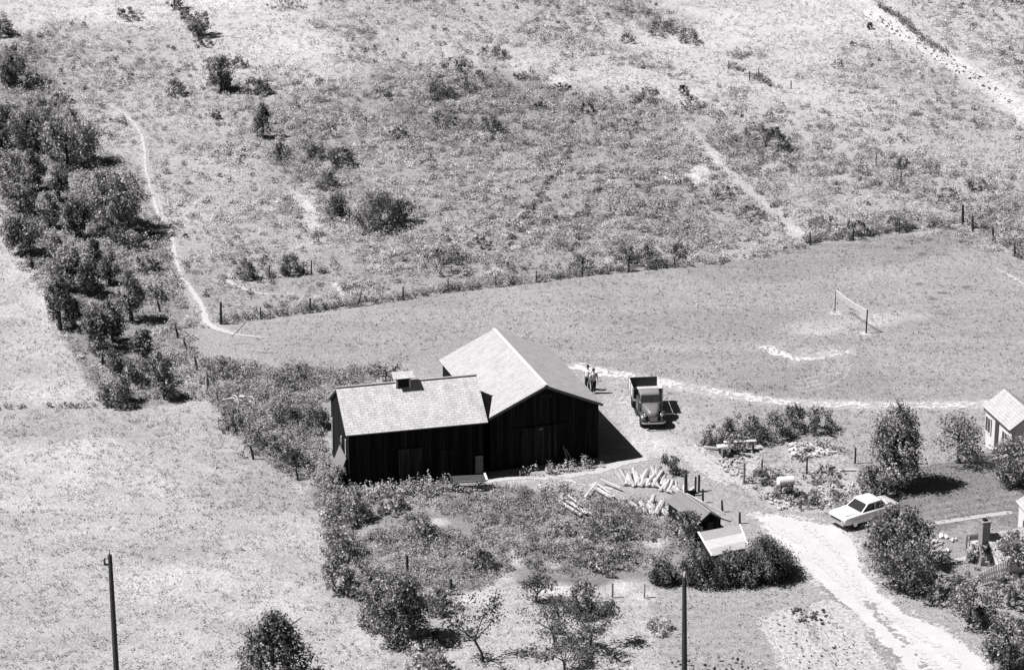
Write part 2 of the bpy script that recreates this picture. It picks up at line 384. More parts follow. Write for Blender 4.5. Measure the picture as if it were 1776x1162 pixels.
# bald and worn patches
def ell(cx, cy, rx, ry, t, a=1.0):
    d = ((px - cx) / rx) ** 2 + ((py - cy) / ry) ** 2
    f = np.clip(1.15 - d, 0, 1) * a * (.55 + .75 * vnoise(GX, GY, .7, 9, 2)); f = np.clip(f, 0, 1)
    np.copyto(tone, tone * (1 - f) + t * f)
for e_ in ((535, 350, 26, 22, .94, .9), (545, 385, 18, 26, .96, .8), (530, 425, 16, 16, .92, .7), (515, 340, 14, 12, .95, .8), (570, 225, 24, 8, .9, .7), (1215, 305, 26, 22, .97, .9), (1240, 272, 18, 16, .93, .8), (1150, 312, 24, 8, .88, .6),
           (905, 112, 24, 18, .95, .9), (972, 140, 24, 14, .97, .9), (940, 100, 60, 22, .88, .7), (860, 60, 16, 22, .9, .5), (1430, 165, 60, 22, .92, .6), (1520, 175, 60, 26, .9, .6), (1290, 440, 40, 14, .88, .6), (1380, 400, 22, 12, .93, .7), (1120, 205, 60, 14, .85, .5),
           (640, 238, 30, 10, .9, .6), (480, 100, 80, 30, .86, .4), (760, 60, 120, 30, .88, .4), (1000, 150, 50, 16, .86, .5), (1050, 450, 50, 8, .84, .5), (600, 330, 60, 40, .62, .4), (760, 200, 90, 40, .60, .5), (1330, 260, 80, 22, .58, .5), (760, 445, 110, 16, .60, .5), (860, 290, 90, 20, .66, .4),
           (760, 905, 24, 8, .95, .8), (900, 960, 22, 26, .96, .8), (870, 1000, 30, 14, .93, .7), (960, 975, 22, 14, .95, .7), (730, 870, 20, 8, .92, .7), (960, 1020, 40, 16, .97, .8), (1080, 1015, 30, 14, .96, .8), (1140, 940, 26, 10, .94, .8), (1120, 1030, 26, 10, .97, .7), (820, 1035, 40, 16, .95, .7), (560, 770, 24, 20, .88, .6), (545, 830, 20, 10, .95, .7), (670, 1000, 20, 10, .9, .6)): ell(*e_)
ell(1415, 568, 70, 16, .93, .75); ell(1500, 555, 70, 13, .92, .7); ell(1570, 548, 50, 10, .9, .5); ell(1450, 541, 14, 4, .97); ell(1500, 577, 12, 4, .97)
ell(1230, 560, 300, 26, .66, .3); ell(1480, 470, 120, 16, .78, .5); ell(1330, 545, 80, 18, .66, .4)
ell(1130, 770, 55, 20, .92, .8); ell(1110, 700, 30, 16, .84, .7); ell(1200, 735, 60, 16, .84, .5)
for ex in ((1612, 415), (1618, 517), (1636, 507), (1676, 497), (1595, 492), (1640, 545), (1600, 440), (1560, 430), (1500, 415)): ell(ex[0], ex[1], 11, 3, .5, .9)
tone += (vnoise(GX * .35 + GY * .2, GY * 1.5, 2.2, 41, 3) - .5) * .10 * inpoly(px, py, [(386, 568), (780, 508), (1672, 394), (1800, 470), (1800, 705), (1180, 668), (640, 650), (380, 600)])
# tractor turning circles on the lawn
for rr in (62, 78, 92, 108):
    d = np.abs(np.hypot((px - 1370), (py - 635) * 2.4) - rr * .95); m = (d < 3) & (px > 1380) & (py > 600) & (py < 700)
    tone[m] += .09
for yy in range(8):   # mower swaths on the lower lawn
    m = (np.abs(py - (1050 + yy * 16 + (px - 1000) * .02)) < 3.2) & inpoly(px, py, [(830, 1020), (1370, 990), (1330, 1162), (700, 1162)]); tone[m] -= .03
for yy in (862, 873, 884, 897): 
    m = (np.abs(py - (yy + (1700 - px) * .16)) < 2.2) & (px > 1600) & (px < 1765) & (py < 905); tone[m] += .07
# low grass bank along old mower tracks
tone_alb = np.maximum(tone, .2) ** 2.2 / K
def tone_at(X, Y):
    i = np.clip(np.searchsorted(gx, X), 0, len(gx) - 1); j = np.clip(np.searchsorted(gy, Y), 0, len(gy) - 1)
    return tone[j, i]
def gz(X, Y): return np.where((np.abs(X) < 70) & (Y > -60) & (Y < 125), (vnoise(X, Y, 3.2, 11, 2) - .5) * .12 + (vnoise(X, Y, 1.3, 12, 1) - .5) * .04 - .05, -.05)
GZ = gz(GX, GY)
ny, nx = GX.shape
ii = (np.arange(ny - 1)[:, None] * nx + np.arange(nx - 1)[None, :]).ravel()
gidx = np.stack([ii, ii + 1, ii + nx + 1, ii + nx], 1).ravel()
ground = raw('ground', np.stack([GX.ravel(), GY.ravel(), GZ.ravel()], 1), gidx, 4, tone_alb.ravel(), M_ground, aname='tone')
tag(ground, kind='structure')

def patch(name, fn, bb, m, cell=.06, z=.022):
    """a thin worn surface made of small cells where fn > 0: ragged edges"""
    x0, x1, y0, y1 = bb
    X, Y = np.meshgrid(np.arange(x0, x1, cell), np.arange(y0, y1, cell)); X = X.ravel(); Y = Y.ravel()
    keep = fn(X, Y) > 0; X = X[keep]; Y = Y[keep]; h = cell / 2 * 1.001
    vs = np.stack([np.stack([X + a * h, Y + b * h, gz(X + a * h, Y + b * h) + z], 1) for a, b in ((-1, -1), (1, -1), (1, 1), (-1, 1))], 1).reshape(-1, 3)
    o = raw(name, vs, np.arange(len(vs)), 4, None, m); tag(o, kind='structure'); return o
def ribbon(name, pts, w0, w1, m, rag=.5, hole=0., cell=.055, z=.022, fade=0.):
    wp = W(pts); xs = [p[0] for p in wp]; ys = [p[1] for p in wp]; q = max(w0, w1) + .6
    def fn(X, Y):
        d, t = polydist(X, Y, wp)
        wd = (w0 + (w1 - w0) * t) / 2; wd = wd * (1 + rag * (vnoise(X, Y, .9, 21, 2) - .5) * 1.6) + rag * .55 * (vnoise(X, Y, .17, 22, 2) - .5)
        if fade: wd = wd * np.clip((1 - t) / fade, 0, 1) ** .6
        f = wd - d
        if hole: f = np.where(.6 * vnoise(X, Y, .24, 23, 2) + .4 * vnoise(X, Y, 1.3, 24, 2) + .25 * np.clip(.35 - f / wd, 0, 1) * -1 < hole, -1, f)
        return f
    return patch(name, fn, (min(xs) - q, max(xs) + q, min(ys) - q, max(ys) + q), m, cell, z)
def area(name, poly, m, rag=9, hole=0, cell=.065, z=.02, seed=31):
    ws = W(poly); xs = [p[0] for p in ws]; ys = [p[1] for p in ws]
    def fn(X, Y):
        a, b = Qv(X, Y); a = a + (vnoise(X, Y, .9, seed, 2) - .5) * rag + (vnoise(X, Y, .15, seed + 5, 2) - .5) * rag; b = b + (vnoise(X, Y, .8, seed + 1, 2) - .5) * rag * .5 + (vnoise(X, Y, .15, seed + 6, 2) - .5) * rag * .5
        f = inpoly(a, b, poly).astype(float) - .5
        if hole: f = np.where(.6 * vnoise(X, Y, .22, seed + 2, 2) + .4 * vnoise(X, Y, 1.6, seed + 3, 2) < hole, -1, f)
        return f
    return patch(name, fn, (min(xs) - 1, max(xs) + 1, min(ys) - 1, max(ys) + 1), m, cell, z)

FOOT = [(182, 180), (205, 190), (232, 212), (246, 235), (251, 262), (252, 292), (262, 330), (272, 365), (292, 400), (300, 415), (304, 445), (315, 480), (338, 510), (352, 535), (358, 558), (375, 570), (410, 580), (465, 585)]
ribbon('footpath', FOOT[:12], .2, .3, M_foot, rag=.5)
ribbon('footpath', FOOT[11:], .36, .55, M_foot, rag=.5, fade=.35)
ribbon('footpath', [(392, 486), (405, 492), (425, 501), (450, 508), (500, 511)], .6, .3, M_dirt, fade=.5)
ribbon('footpath', [(575, 488), (588, 499), (592, 510)], .5, .4, M_dirt, hole=.4)
TRACK = [(1000, 634), (1040, 645), (1095, 652), (1150, 661), (1210, 675), (1280, 687), (1350, 695), (1430, 701), (1540, 702), (1640, 702), (1715, 700)]
ribbon('dirt_track', TRACK, 1.3, 1.0, M_track, rag=.6, hole=.49)
ribbon('dirt_track', [(1330, 603), (1350, 613), (1380, 622), (1420, 622), (1470, 610)], .9, .5, M_track, rag=.7, hole=.46)
ribbon('dirt_track', [(1080, 690), (1100, 710), (1108, 735), (1115, 770)], .9, 1.3, M_dirt, rag=.7, hole=.58)
ribbon('dirt_track', [(848, 833), (900, 829), (980, 827), (1040, 816), (1075, 803), (1112, 794)], .5, .9, M_dirt, rag=.6, hole=.25)
ribbon('dirt_track', [(960, 829), (1010, 838), (1060, 846)], .8, .5, M_dirt, rag=.7, hole=.5)
ribbon('dirt_track', [(1440, -30), (1500, 15), (1570, 60), (1640, 100), (1720, 150), (1800, 215)], 2.6, 2.2, M_track, rag=.5, hole=.43, cell=.09)
ribbon('dirt_track', [(1730, 465), (1776, 492)], .25, .35, M_dirt, hole=.4)
ribbon('dirt_track', [(1215, 225), (1250, 285)], .5, .8, M_dirt, hole=.6)
ribbon('dirt_track', [(790, 505), (1100, 585)], .01, .02, M_dirt)
area('driveway', [(1165, 775), (1205, 768), (1262, 800), (1290, 822), (1318, 838), (1292, 846), (1262, 840), (1222, 826)], M_rough, rag=20)
area('driveway', [(1286, 770), (1330, 765), (1322, 800), (1296, 838), (1280, 822)], M_rough, rag=18, z=.026)
DRV = [(1308, 893), (1350, 893), (1400, 905), (1450, 912), (1482, 938), (1492, 985), (1530, 1030), (1575, 1065), (1640, 1095), (1700, 1140), (1725, 1180), (1590, 1185), (1560, 1140), (1500, 1080), (1440, 1025), (1385, 975), (1340, 930)]
area('driveway', DRV, M_drive, rag=12, cell=.07)
ribbon('driveway', DRV + DRV[:1], 1.1, 1.1, M_rough, rag=.8, hole=.47, z=.014)
ribbon('tyre_rut', [(1500, 1040), (1525, 1068), (1560, 1102), (1600, 1150), (1620, 1190)], .7, .5, mat('rut_grass', alb(.70), noise=.4, nscale=6), rag=.8, hole=.5, z=.042)
ribbon('tyre_rut', [(1330, 905), (1400, 950), (1450, 1000), (1520, 1065), (1600, 1130), (1650, 1185)], .5, .5, mat('rut_soil', alb(.94), noise=.15, nscale=4), rag=.6, hole=.44, z=.034)
ribbon('tyre_rut', [(1400, 912), (1450, 955), (1490, 1020), (1560, 1080), (1640, 1130), (1690, 1180)], .45, .45, MATS['rut_soil'], rag=.6, hole=.44, z=.038)
area('garden_bed', [(1316, 1072), (1345, 1056), (1384, 1052), (1400, 1090), (1440, 1140), (1470, 1190), (1360, 1190), (1352, 1140), (1318, 1092)], M_rough, rag=16)
area('garden_bed', [(1410, 1042), (1448, 1038), (1500, 1090), (1560, 1190), (1480, 1190), (1440, 1130), (1400, 1070)], M_rough, rag=16, z=.026)
ribbon('garden_walk', [(1612, 908), (1680, 898), (1750, 887)], .5, .5, M_concrete, rag=.12)
ribbon('garden_walk', [(1640, 974), (1680, 968), (1722, 960)], .5, .5, M_concrete, rag=.3)

# ================================================================== GRASS AND WEEDS (uncountable)
def scatter_pts(poly, dens, seed):
    ws = np.array(W(poly)); r = np.random.default_rng(seed)
    x0, x1, y0, y1 = ws[:, 0].min(), ws[:, 0].max(), ws[:, 1].min(), ws[:, 1].max()
    n = int((x1 - x0) * (y1 - y0) * dens); X = r.uniform(x0, x1, n); Y = r.uniform(y0, y1, n)
    a, b = Qv(X, Y); k = inpoly(a + (vnoise(X, Y, .9, seed, 2) - .5) * 18, b + (vnoise(X, Y, .9, seed + 1, 2) - .5) * 9, poly)
    return X[k], Y[k]
PATHS = [(W([(1195, 220), (1255, 290), (1330, 360), (1390, 405)]), .4), (W(FOOT), .32), (W(TRACK), .7), (W([(1440, -30), (1570, 60), (1720, 150), (1800, 215)]), 1.2), (W([(392, 486), (425, 501), (500, 511)]), .35),
         (W([(848, 833), (980, 827), (1040, 816), (1112, 794)]), .4)]
BUILT = [[(555, 700), (860, 560), (1060, 680), (1046, 806), (845, 832), (602, 849), (563, 785)], DRV, [(1290, 890), (1400, 880), (1500, 920), (1380, 990)]]
def clear(X, Y):
    k = np.ones(X.shape, bool)
    for p, wd in PATHS:
        d, _ = polydist(X, Y, p); k &= d > wd
    return k
def tufts(name, X, Y, H, Rd, shade, nl, ls, label=None, cat=None, m=None, upness=.9):
    """every point becomes a tuft of nl leaf blades up to H high inside radius Rd"""
    n = len(X); i = np.repeat(np.arange(n), nl); N = n * nl
    a = rng.uniform(0, 2 * np.pi, N); r = np.sqrt(rng.random(N)) * Rd[i]; zf = rng.random(N) ** .8
    top = np.sqrt(np.clip(1 - (r / (Rd[i] + 1e-6)) ** 2 * .8, 0, 1))
    C = np.stack([X[i] + r * np.cos(a), Y[i] + r * np.sin(a), .0 + H[i] * zf * top], 1)
    Nn = rng.normal(size=(N, 3)); Nn[:, 2] = np.abs(Nn[:, 2]) + upness
    Nn[:, 0] += np.cos(a) * .5; Nn[:, 1] += np.sin(a) * .5
    sh = shade[i] * rng.uniform(.72, 1.3, N)
    o = quads(name, C, rng.uniform(.6, 1.3, N) * ls, Nn, sh, m or M_grass)
    if label: tag(o, label, cat, kind='stuff')
    return o
def mass(name, polys, dens, h, rad, nl, ls, tshade, label, cat, seed, thr=None, nsc=3.0, excl=(), tn=1.0, vary=.35):
    Xs, Ys = [], []
    for p in polys:
        X, Y = scatter_pts(p, dens, seed); Xs.append(X); Ys.append(Y)
    X = np.concatenate(Xs); Y = np.concatenate(Ys)
    k = clear(X, Y)
    if thr is not None: k &= vnoise(X, Y, nsc, seed + 5, 3) > thr
    a, b = Qv(X, Y)
    for e in list(excl) + BUILT[:1]: k &= ~inpoly(a, b, e)
    if h > .25: k &= tone_at(X, Y) < .87
    X, Y = X[k], Y[k]; n = len(X); r = np.random.default_rng(seed + 9)
    big = .6 + .8 * vnoise(X, Y, 1.7, seed + 6, 2)
    H = h * big * r.uniform(.6, 1.4, n); Rd = rad * big * r.uniform(.7, 1.3, n)
    if tshade is None: sh = tone_at(X, Y) ** 2.2 / K * tn
    else: sh = np.full(n, alb(tshade))
    sh = sh * (1 + vary * (r.random(n) - .5) * 2)
    print(name, n, 'tufts')
    return tufts(name, X, Y, H, Rd, sh, nl, ls, label, cat)
HILL = [(-60, -20), (1850, -20), (1850, 480), (1776, 452), (1672, 390), (1400, 424), (1170, 460), (780, 506), (540, 543), (384, 562), (330, 580), (345, 640), (370, 690), (180, 700), (60, 500), (-60, 330)]
MEADOW = [(-60, 340), (0, 350), (60, 500), (180, 705), (370, 690), (430, 770), (545, 840), (575, 960), (640, 1060), (700, 1180), (-60, 1180)]
LAWN = [(386, 568), (540, 548), (780, 511), (1000, 484), (1170, 465), (1400, 430), (1672, 397), (1800, 470), (1800, 780), (1500, 860), (1200, 780), (1040, 660), (860, 560), (640, 650), (560, 650), (470, 625), (380, 600)]
SCRUB = [(345, 630), (440, 635), (700, 640), (570, 690), (600, 850), (860, 845), (1000, 850), (1180, 885), (1205, 950), (1110, 985), (1000, 1000), (900, 985), (860, 1005), (740, 1060), (640, 1010), (560, 930), (545, 850), (420, 770), (370, 700)]
mass('pasture_grass', [HILL], 7, .15, .2, 6, .065, None, 'rough dry pasture grass covering the hillside behind the barns', 'grass', 41, tn=1.15, thr=.40, nsc=1.1)
mass('meadow_grass', [MEADOW], 8, .10, .18, 5, .055, None, 'pale seeding meadow grass in the field left of the barns', 'grass', 51, tn=1.0, vary=.3, thr=.42, nsc=.9)
mass('lawn_grass', [LAWN], 3.0, .05, .16, 4, .06, None, 'short mown grass of the playing lawn around the net', 'grass', 61, tn=1.05, vary=.3)
mass('yard_grass', [[(790, 1040), (840, 1015), (1130, 1025), (1370, 985), (1600, 1200), (700, 1200)], [(1200, 760), (1300, 700), (1800, 720), (1800, 1200), (1640, 1180), (1490, 960), (1300, 890)]], 4, .05, .16, 4, .055, None, 'short grass of the orchard lawn and the house garden', 'grass', 71, excl=[DRV], tn=1.05)
mass('pasture_weeds', [HILL], 1.5, .30, .26, 16, .07, .64, 'low leafy weed clumps dotted over the hillside pasture', 'weeds', 81, thr=.56, nsc=7)
mass('hillside_brush', [HILL], .75, .5, .46, 80, .062, .92, 'pale leafy brush clumps scattered over the hillside with dark pockets', 'brush', 171, thr=.50, nsc=4.5, vary=.4)
mass('hillside_brush', [[(440, 200), (640, 120), (1080, 130), (1270, 230), (1400, 400), (1170, 450), (720, 455), (520, 400)], [(1050, -20), (1350, 100), (1300, 150), (1080, 70)], [(1230, 150), (1500, 240), (1790, 330), (1790, 440), (1400, 400), (1270, 300)]], .8, .6, .5, 90, .066, .86, 'taller grey brush of the middle and right hillside', 'brush', 181, thr=.48, nsc=4, vary=.4)
mass('dark_tufts', [HILL], .13, .42, .28, 40, .07, .42, 'small dark weed tufts dotted over the whole hillside', 'weeds', 201, thr=.40, nsc=8)
mass('dark_scrub', [[(440, 230), (650, 190), (840, 130), (1080, 170), (1260, 260), (1380, 330), (1400, 400), (1170, 450), (900, 440), (720, 455), (560, 430), (500, 380)], [(1080, -10), (1350, 130), (1280, 120), (1040, 20)],
     [(1500, 250), (1790, 330), (1790, 440), (1660, 370)], [(1240, 170), (1420, 220), (1420, 280), (1240, 270)]], 1.3, .42, .36, 26, .075, .64, 'darker scrubby weed growth across the middle of the hillside', 'scrub', 91, thr=.53, nsc=5)
mass('belt_undergrowth', [[(0, 90), (60, 80), (140, 230), (270, 330), (310, 470), (330, 600), (345, 640), (290, 700), (190, 690), (90, 560), (0, 340)]], 2.8, .36, .42, 24, .08, .80, 'leafy undergrowth between the trees of the left tree belt', 'undergrowth', 101, thr=.42, nsc=3)
mass('yard_weeds', [SCRUB], 6, .42, .34, 30, .062, .74, 'rank weeds filling the overgrown yard below the barns', 'weeds', 111, thr=.33, nsc=2.4, vary=.5)
mass('bank_weeds', [[(345, 622), (430, 628), (470, 650), (640, 650), (572, 690), (562, 790), (600, 850), (540, 850), (430, 775), (372, 700)]], 3.4, .55, .36, 40, .065, .76, 'dense tall weeds on the strip left of the barn wing', 'weeds', 191, thr=.36, nsc=1.6)
mass('tall_yard_weeds', [SCRUB], 1.5, .7, .42, 60, .066, .60, 'taller dark weed thickets in the overgrown yard', 'weeds', 121, thr=.54, nsc=3.2)
mass('wall_weeds', [[(868, 828), (1044, 804), (1098, 794), (1075, 806), (1000, 818), (868, 838)], [(596, 848), (780, 840), (780, 856), (640, 868), (590, 866)], [(555, 790), (563, 785), (602, 849), (590, 860), (545, 815)]], 9, .85, .22, 26, .07, .84, 'pale weeds growing along the shaded foot of the barn walls', 'weeds', 131, vary=.45)
mass('rubble_weeds', [[(1300, 840), (1480, 815), (1560, 850), (1470, 880), (1330, 880)], [(1300, 820), (1480, 800), (1480, 835), (1290, 850)], [(1360, 770), (1450, 765), (1470, 800), (1370, 800)]], 2.2, .35, .32, 20, .085, .58, 'weeds around the tank and rubble beside the drive', 'weeds', 141, thr=.4, nsc=1.6)
def strip(name, line, wd, dens, h, rad, nl, ls, t, label, cat, seed, side=0):
    wp = W(line); r = np.random.default_rng(seed); Xs, Ys = [], []
    for a, b in zip(wp[:-1], wp[1:]):
        L = np.hypot(*(b - a)[:2]); n = int(L * wd * dens); u = r.random(n); d = (b - a)[:2] / L; q = r.uniform(-.5, .5, n) * wd + side
        Xs.append(a[0] + d[0] * L * u - d[1] * q); Ys.append(a[1] + d[1] * L * u + d[0] * q)
    X = np.concatenate(Xs); Y = np.concatenate(Ys); n = len(X)
    big = .7 + .6 * vnoise(X, Y, 1.5, seed, 2)
    return tufts(name, X, Y, h * big * r.uniform(.6, 1.3, n), rad * r.uniform(.7, 1.3, n), alb(t) * r.uniform(.7, 1.3, n), nl, ls, label, cat)
strip('fence_grass', [(384, 561), (540, 541), (700, 519), (780, 507), (1000, 480), (1170, 462)], .9, 12, .5, .22, 22, .065, .62, 'long uncut grass along the wire fence above the lawn, left half', 'grass', 151, .45)
strip('fence_grass', [(1398, 424), (1540, 405), (1672, 389)], .9, 12, .55, .22, 22, .065, .56, 'long dark grass along the fence at the far right lawn corner', 'grass', 152, .45)
strip('fence_grass', [(415, 488), (470, 482), (545, 474), (575, 470)], .7, 7, .5, .22, 22, .075, .56, 'uncut grass under the short upper fence', 'grass', 153, .3)
strip('fence_grass', [(590, 505), (650, 500)], .7, 7, .45, .22, 22, .075, .56, 'dark tussocks between the two fences', 'grass', 154, .3)
strip('bank_grass', [(1160, 464), (1260, 456), (1400, 430)], 1.2, 4, .3, .22, 16, .075, .62, 'ragged grass where the hillside meets the lawn', 'grass', 155, .3)
strip('ditch_grass', [(-20, 709), (120, 704), (175, 704)], .5, 7, .3, .18, 16, .07, .55, 'dark grass line across the left meadow', 'grass', 156)
strip('ditch_grass', [(300, 690), (368, 684)], .5, 7, .3, .18, 16, .07, .55, 'dark grass line running to the leaning fence posts', 'grass', 157)
strip('roadside_weeds', [(1490, -10), (1560, 38), (1600, 75), (1640, 95)], .8, 5, .5, .3, 22, .09, .58, 'weeds edging the stony track at top right', 'weeds', 158, .4)
strip('roadside_weeds', [(1265, 115), (1310, 135), (1360, 160)], .8, 4, .5, .3, 22, .09, .58, 'weeds around the old fence stakes high on the hillside', 'weeds', 159)
strip('roadside_weeds', [(1675, 385), (1720, 412), (1776, 452)], 1.2, 5, .55, .26, 22, .08, .58, 'weeds along the right hand fence of the lawn', 'weeds', 160, .4)
strip('track_weeds', [(870, 440), (940, 335), (985, 270)], .6, 5, .35, .22, 16, .08, .48, 'dark weed line of an old furrow on the hillside', 'weeds', 161)
strip('track_weeds', [(930, 350), (1010, 335), (1110, 325), (1190, 315)], .6, 4, .35, .22, 16, .08, .52, 'weed line crossing the middle of the hillside', 'weeds', 162)

# ================================================================== TREES AND BUSHES
def limb(mb, p0, d, L, r, depth, n=3, droop=0.0, ends=None, rr=random):
    p = Vector(p0); pts = [p.copy()]; rs = [r]; d = Vector(d).normalized()
    for k in range(4):
        d = (d + Vector((rr.uniform(-.3, .3), rr.uniform(-.3, .3), rr.uniform(-.12, .2) - droop))).normalized()
        p = p + d * L / 4; pts.append(p.copy()); rs.append(r * (1 - .17 * (k + 1)))
    mb.tube(pts, rs, 5)
    if ends is not None: ends.append((p.copy(), L)); ends.append((pts[3], L))
    if depth > 0:
        for k in range(n):
            i = rr.choice((2, 3, 4)); a = rr.uniform(0, 6.28)
            nd = (d + Vector((math.cos(a), math.sin(a), rr.uniform(-.1, .5))) * .95).normalized()
            limb(mb, pts[i], nd, L * rr.uniform(.55, .8), rs[i] * .62, depth - 1, n, droop, ends, rr)
PROF = {
    'round': lambda z: math.sqrt(max(0, 1 - ((z - .5) / .52) ** 2)),
    'bush': lambda z: math.sqrt(max(0, 1 - z ** 2)) * (1 if z > .1 else .9),
    'cone': lambda z: max(.05, (1 - z) ** .72 * (1 if z > .12 else .75)),
    'tall': lambda z: (math.sin(math.pi * min(1, (z + .12) / 1.12)) ** .55) * (1 - .35 * z),
    'birch': lambda z: min(1, max(.05, (1 - z)) * 2.5) ** .8 * min(1, .7 + z) * (.8 + .2 * math.sin(z * 17)),
}
def crown_mesh(kind, Rx, H, z0, dens, ls, t, seed, ratio=1.0, lob=None, solid=False):
    r = np.random.default_rng(seed); f = PROF[kind]
    ch = H - z0; nl = lob or int(14 + 13 * Rx * max(1, ch / 2.5)); Cs, Rs = [], []
    base_r = min(Rx, ch / 2)
    for k in range(nl):
        zf = r.uniform(.05, .93); a = r.uniform(0, 6.283); rad = f(zf) * Rx
        lr = base_r * r.uniform(*((.38, .6) if solid else (.18, .42))) * (.6 + .4 * f(zf))
        q = max(0, rad - lr * .75) * math.sqrt(r.uniform(.15, 1.1))
        Cs.append((q * math.cos(a), q * math.sin(a) * ratio, z0 + ch * zf * .97 + .0)); Rs.append(lr)
    Cs = np.array(Cs); Rs = np.array(Rs); Cs[:, 2] = np.maximum(Cs[:, 2], z0 + Rs * .5)
    Cs[:, 2] = np.minimum(Cs[:, 2], H - Rs * .8)
    ls = ls * .80; cnt = np.maximum(20, (dens * 1.6 * 4 * np.pi * Rs ** 2).astype(int)); i = np.repeat(np.arange(nl), cnt); N = len(i)
    d = r.normal(size=(N, 3)); d /= np.linalg.norm(d, axis=1, keepdims=True)
    rr_ = Rs[i] * (1 + r.normal(size=N) * .16) * (.82 + .36 * r.random(N))
    ragg = 1 + .42 * np.sin(d[:, 0] * 7 + i) * np.sin(d[:, 1] * 6 + 2 * i)
    C = Cs[i] + d * (rr_ * ragg)[:, None]
    # leave gaps: whole sprays are missing
    g = vnoise(C[:, 0] * 3 + C[:, 2] * 2, C[:, 1] * 3 - C[:, 2] * 2.3, 1.0, seed % 50 + 60, 2) > (0 if solid else .36 if Rx > 1.3 else .24)
    g &= C[:, 2] > .03
    C, d, i = C[g], d[g], i[g]; N = len(C)
    lobe_sh = r.uniform(.8, 1.25, nl)[i]
    cl = vnoise(C[:, 0] + .7 * C[:, 2], C[:, 1] - .8 * C[:, 2], .28, seed % 40 + 120, 2)
    sh = alb(t + .25) * lobe_sh * np.clip((cl - .5) * 4.2 + 1, .3, 2.1) * r.uniform(.6, 1.4, N)
    Nn = d * .8 + r.normal(size=(N, 3)) * .5; Nn[:, 2] += .35; Nn[:, 0] -= .15
    return C, r.uniform(.55, 1.25, N) * ls, Nn, sh
TREE_N = [0]
def plant(kind, x, y, wpx, hpx, label, cat='tree', t=.50, trunk=True, z0f=.14, dens=50, ls=.115, name=None, ratio=1.0, group=None, lean=0, solid=False):
    """x, y: pixel of the foot of the trunk; wpx, hpx: size of the crown in the photograph"""
    s = PPM(x, y); Rx = wpx / s / 2; H = max(.45, (hpx / s - (Rx * .1 if kind in ('tall', 'round', 'birch', 'cone') else Rx * .2)) / math.cos(PITCH)); Rx *= 1.08; TREE_N[0] += 1; seed = 500 + TREE_N[0] * 7
    loc = P(x, y); z0 = H * z0f if trunk else .02
    C, sz, Nn, sh = crown_mesh(kind, Rx, H, z0, dens, ls, t, seed, ratio, None, solid)
    if not trunk:
        o = quads(name or 'bush', C, sz, Nn, sh, M_leaf, loc=loc); return tag(o, label, cat, group)
    e = empty(name or 'tree', loc, label=label, cat=cat, group=group)
    rr = random.Random(seed); mb = MB(); r0 = max(.06, .035 * H + .02)
    top = Vector((lean, 0, H * .8)); mid = Vector((rr.uniform(-.1, .1) + lean * .4, rr.uniform(-.1, .1), H * .4))
    mb.tube([(0, 0, -.15), (0, 0, H * .12), mid, top], [r0 * 1.3, r0, r0 * .7, r0 * .2], 7)
    for k in range(7):
        zf = rr.uniform(.2, .7); a = rr.uniform(0, 6.28); st = mid.lerp(top, (zf - .4) / .4) if zf > .4 else Vector((0, 0, H * .1)).lerp(mid, zf / .4)
        e2 = Vector((math.cos(a) * Rx * .75, math.sin(a) * Rx * .75 * ratio, min(H * .9, st.z + H * .18)))
        mb.tube([st, st.lerp(e2, .5) + Vector((0, 0, .08)), e2], [r0 * .5, r0 * .32, r0 * .12], 5)
    mb.build('trunk', M_bark, e)
    quads('crown', C, sz, Nn, sh, M_leaf, e)
    return e
def orchard(x, y, hpx, wpx, label, seed, leafy=1.0, lean=(.3, 0), t=.50, name='apple_tree'):
    s = PPM(x, y); H = hpx / s / math.cos(PITCH); Rx = wpx / s / 2; rr = random.Random(seed); e = empty(name, P(x, y), label=label, cat='tree', group='small fruit trees on the lower lawn')
    mb = MB(); ends = []; fork = Vector((lean[0] * .5, lean[1] * .5, H * .32)); r0 = .075
    mb.tube([(0, 0, -.1), (lean[0] * .15 + .04, 0, H * .14), fork], [r0 * 1.25, r0, r0 * .9], 7)
    for k in range(5):
        a = k * 1.256 + rr.uniform(-.4, .4)
        limb(mb, fork, (math.cos(a) * .8 + lean[0] * .3, math.sin(a) * .8, .75), H * .5, r0 * .6, 1, 3, .02, ends, rr)
    mb.build('trunk', M_bark, e)
    r = np.random.default_rng(seed); E = np.array([tuple(p) for p, _ in ends]); n = int(34 * leafy); i = np.repeat(np.arange(len(E)), n); N = len(i)
    C = E[i] + r.normal(size=(N, 3)) * np.array([.22, .22, .11]) * (Rx / 1.2) ** .5
    quads('crown', C, r.uniform(.04, .1, N), r.normal(size=(N, 3)) * .6 + np.array([-.3, 0, .8]), alb(t) * r.uniform(.5, 1.5, N), M_leaf, e)
    return e

BELT = 'trees of the belt on the left'
_plant = plant
def plant(kind, x, y, w_, h_, label, *a, **k):
    f = 1.13 if k.get('group') == BELT else 1.0
    return _plant(kind, x, y, w_ * f, h_ * (1 + (f - 1) * .6), label, *a, **k)
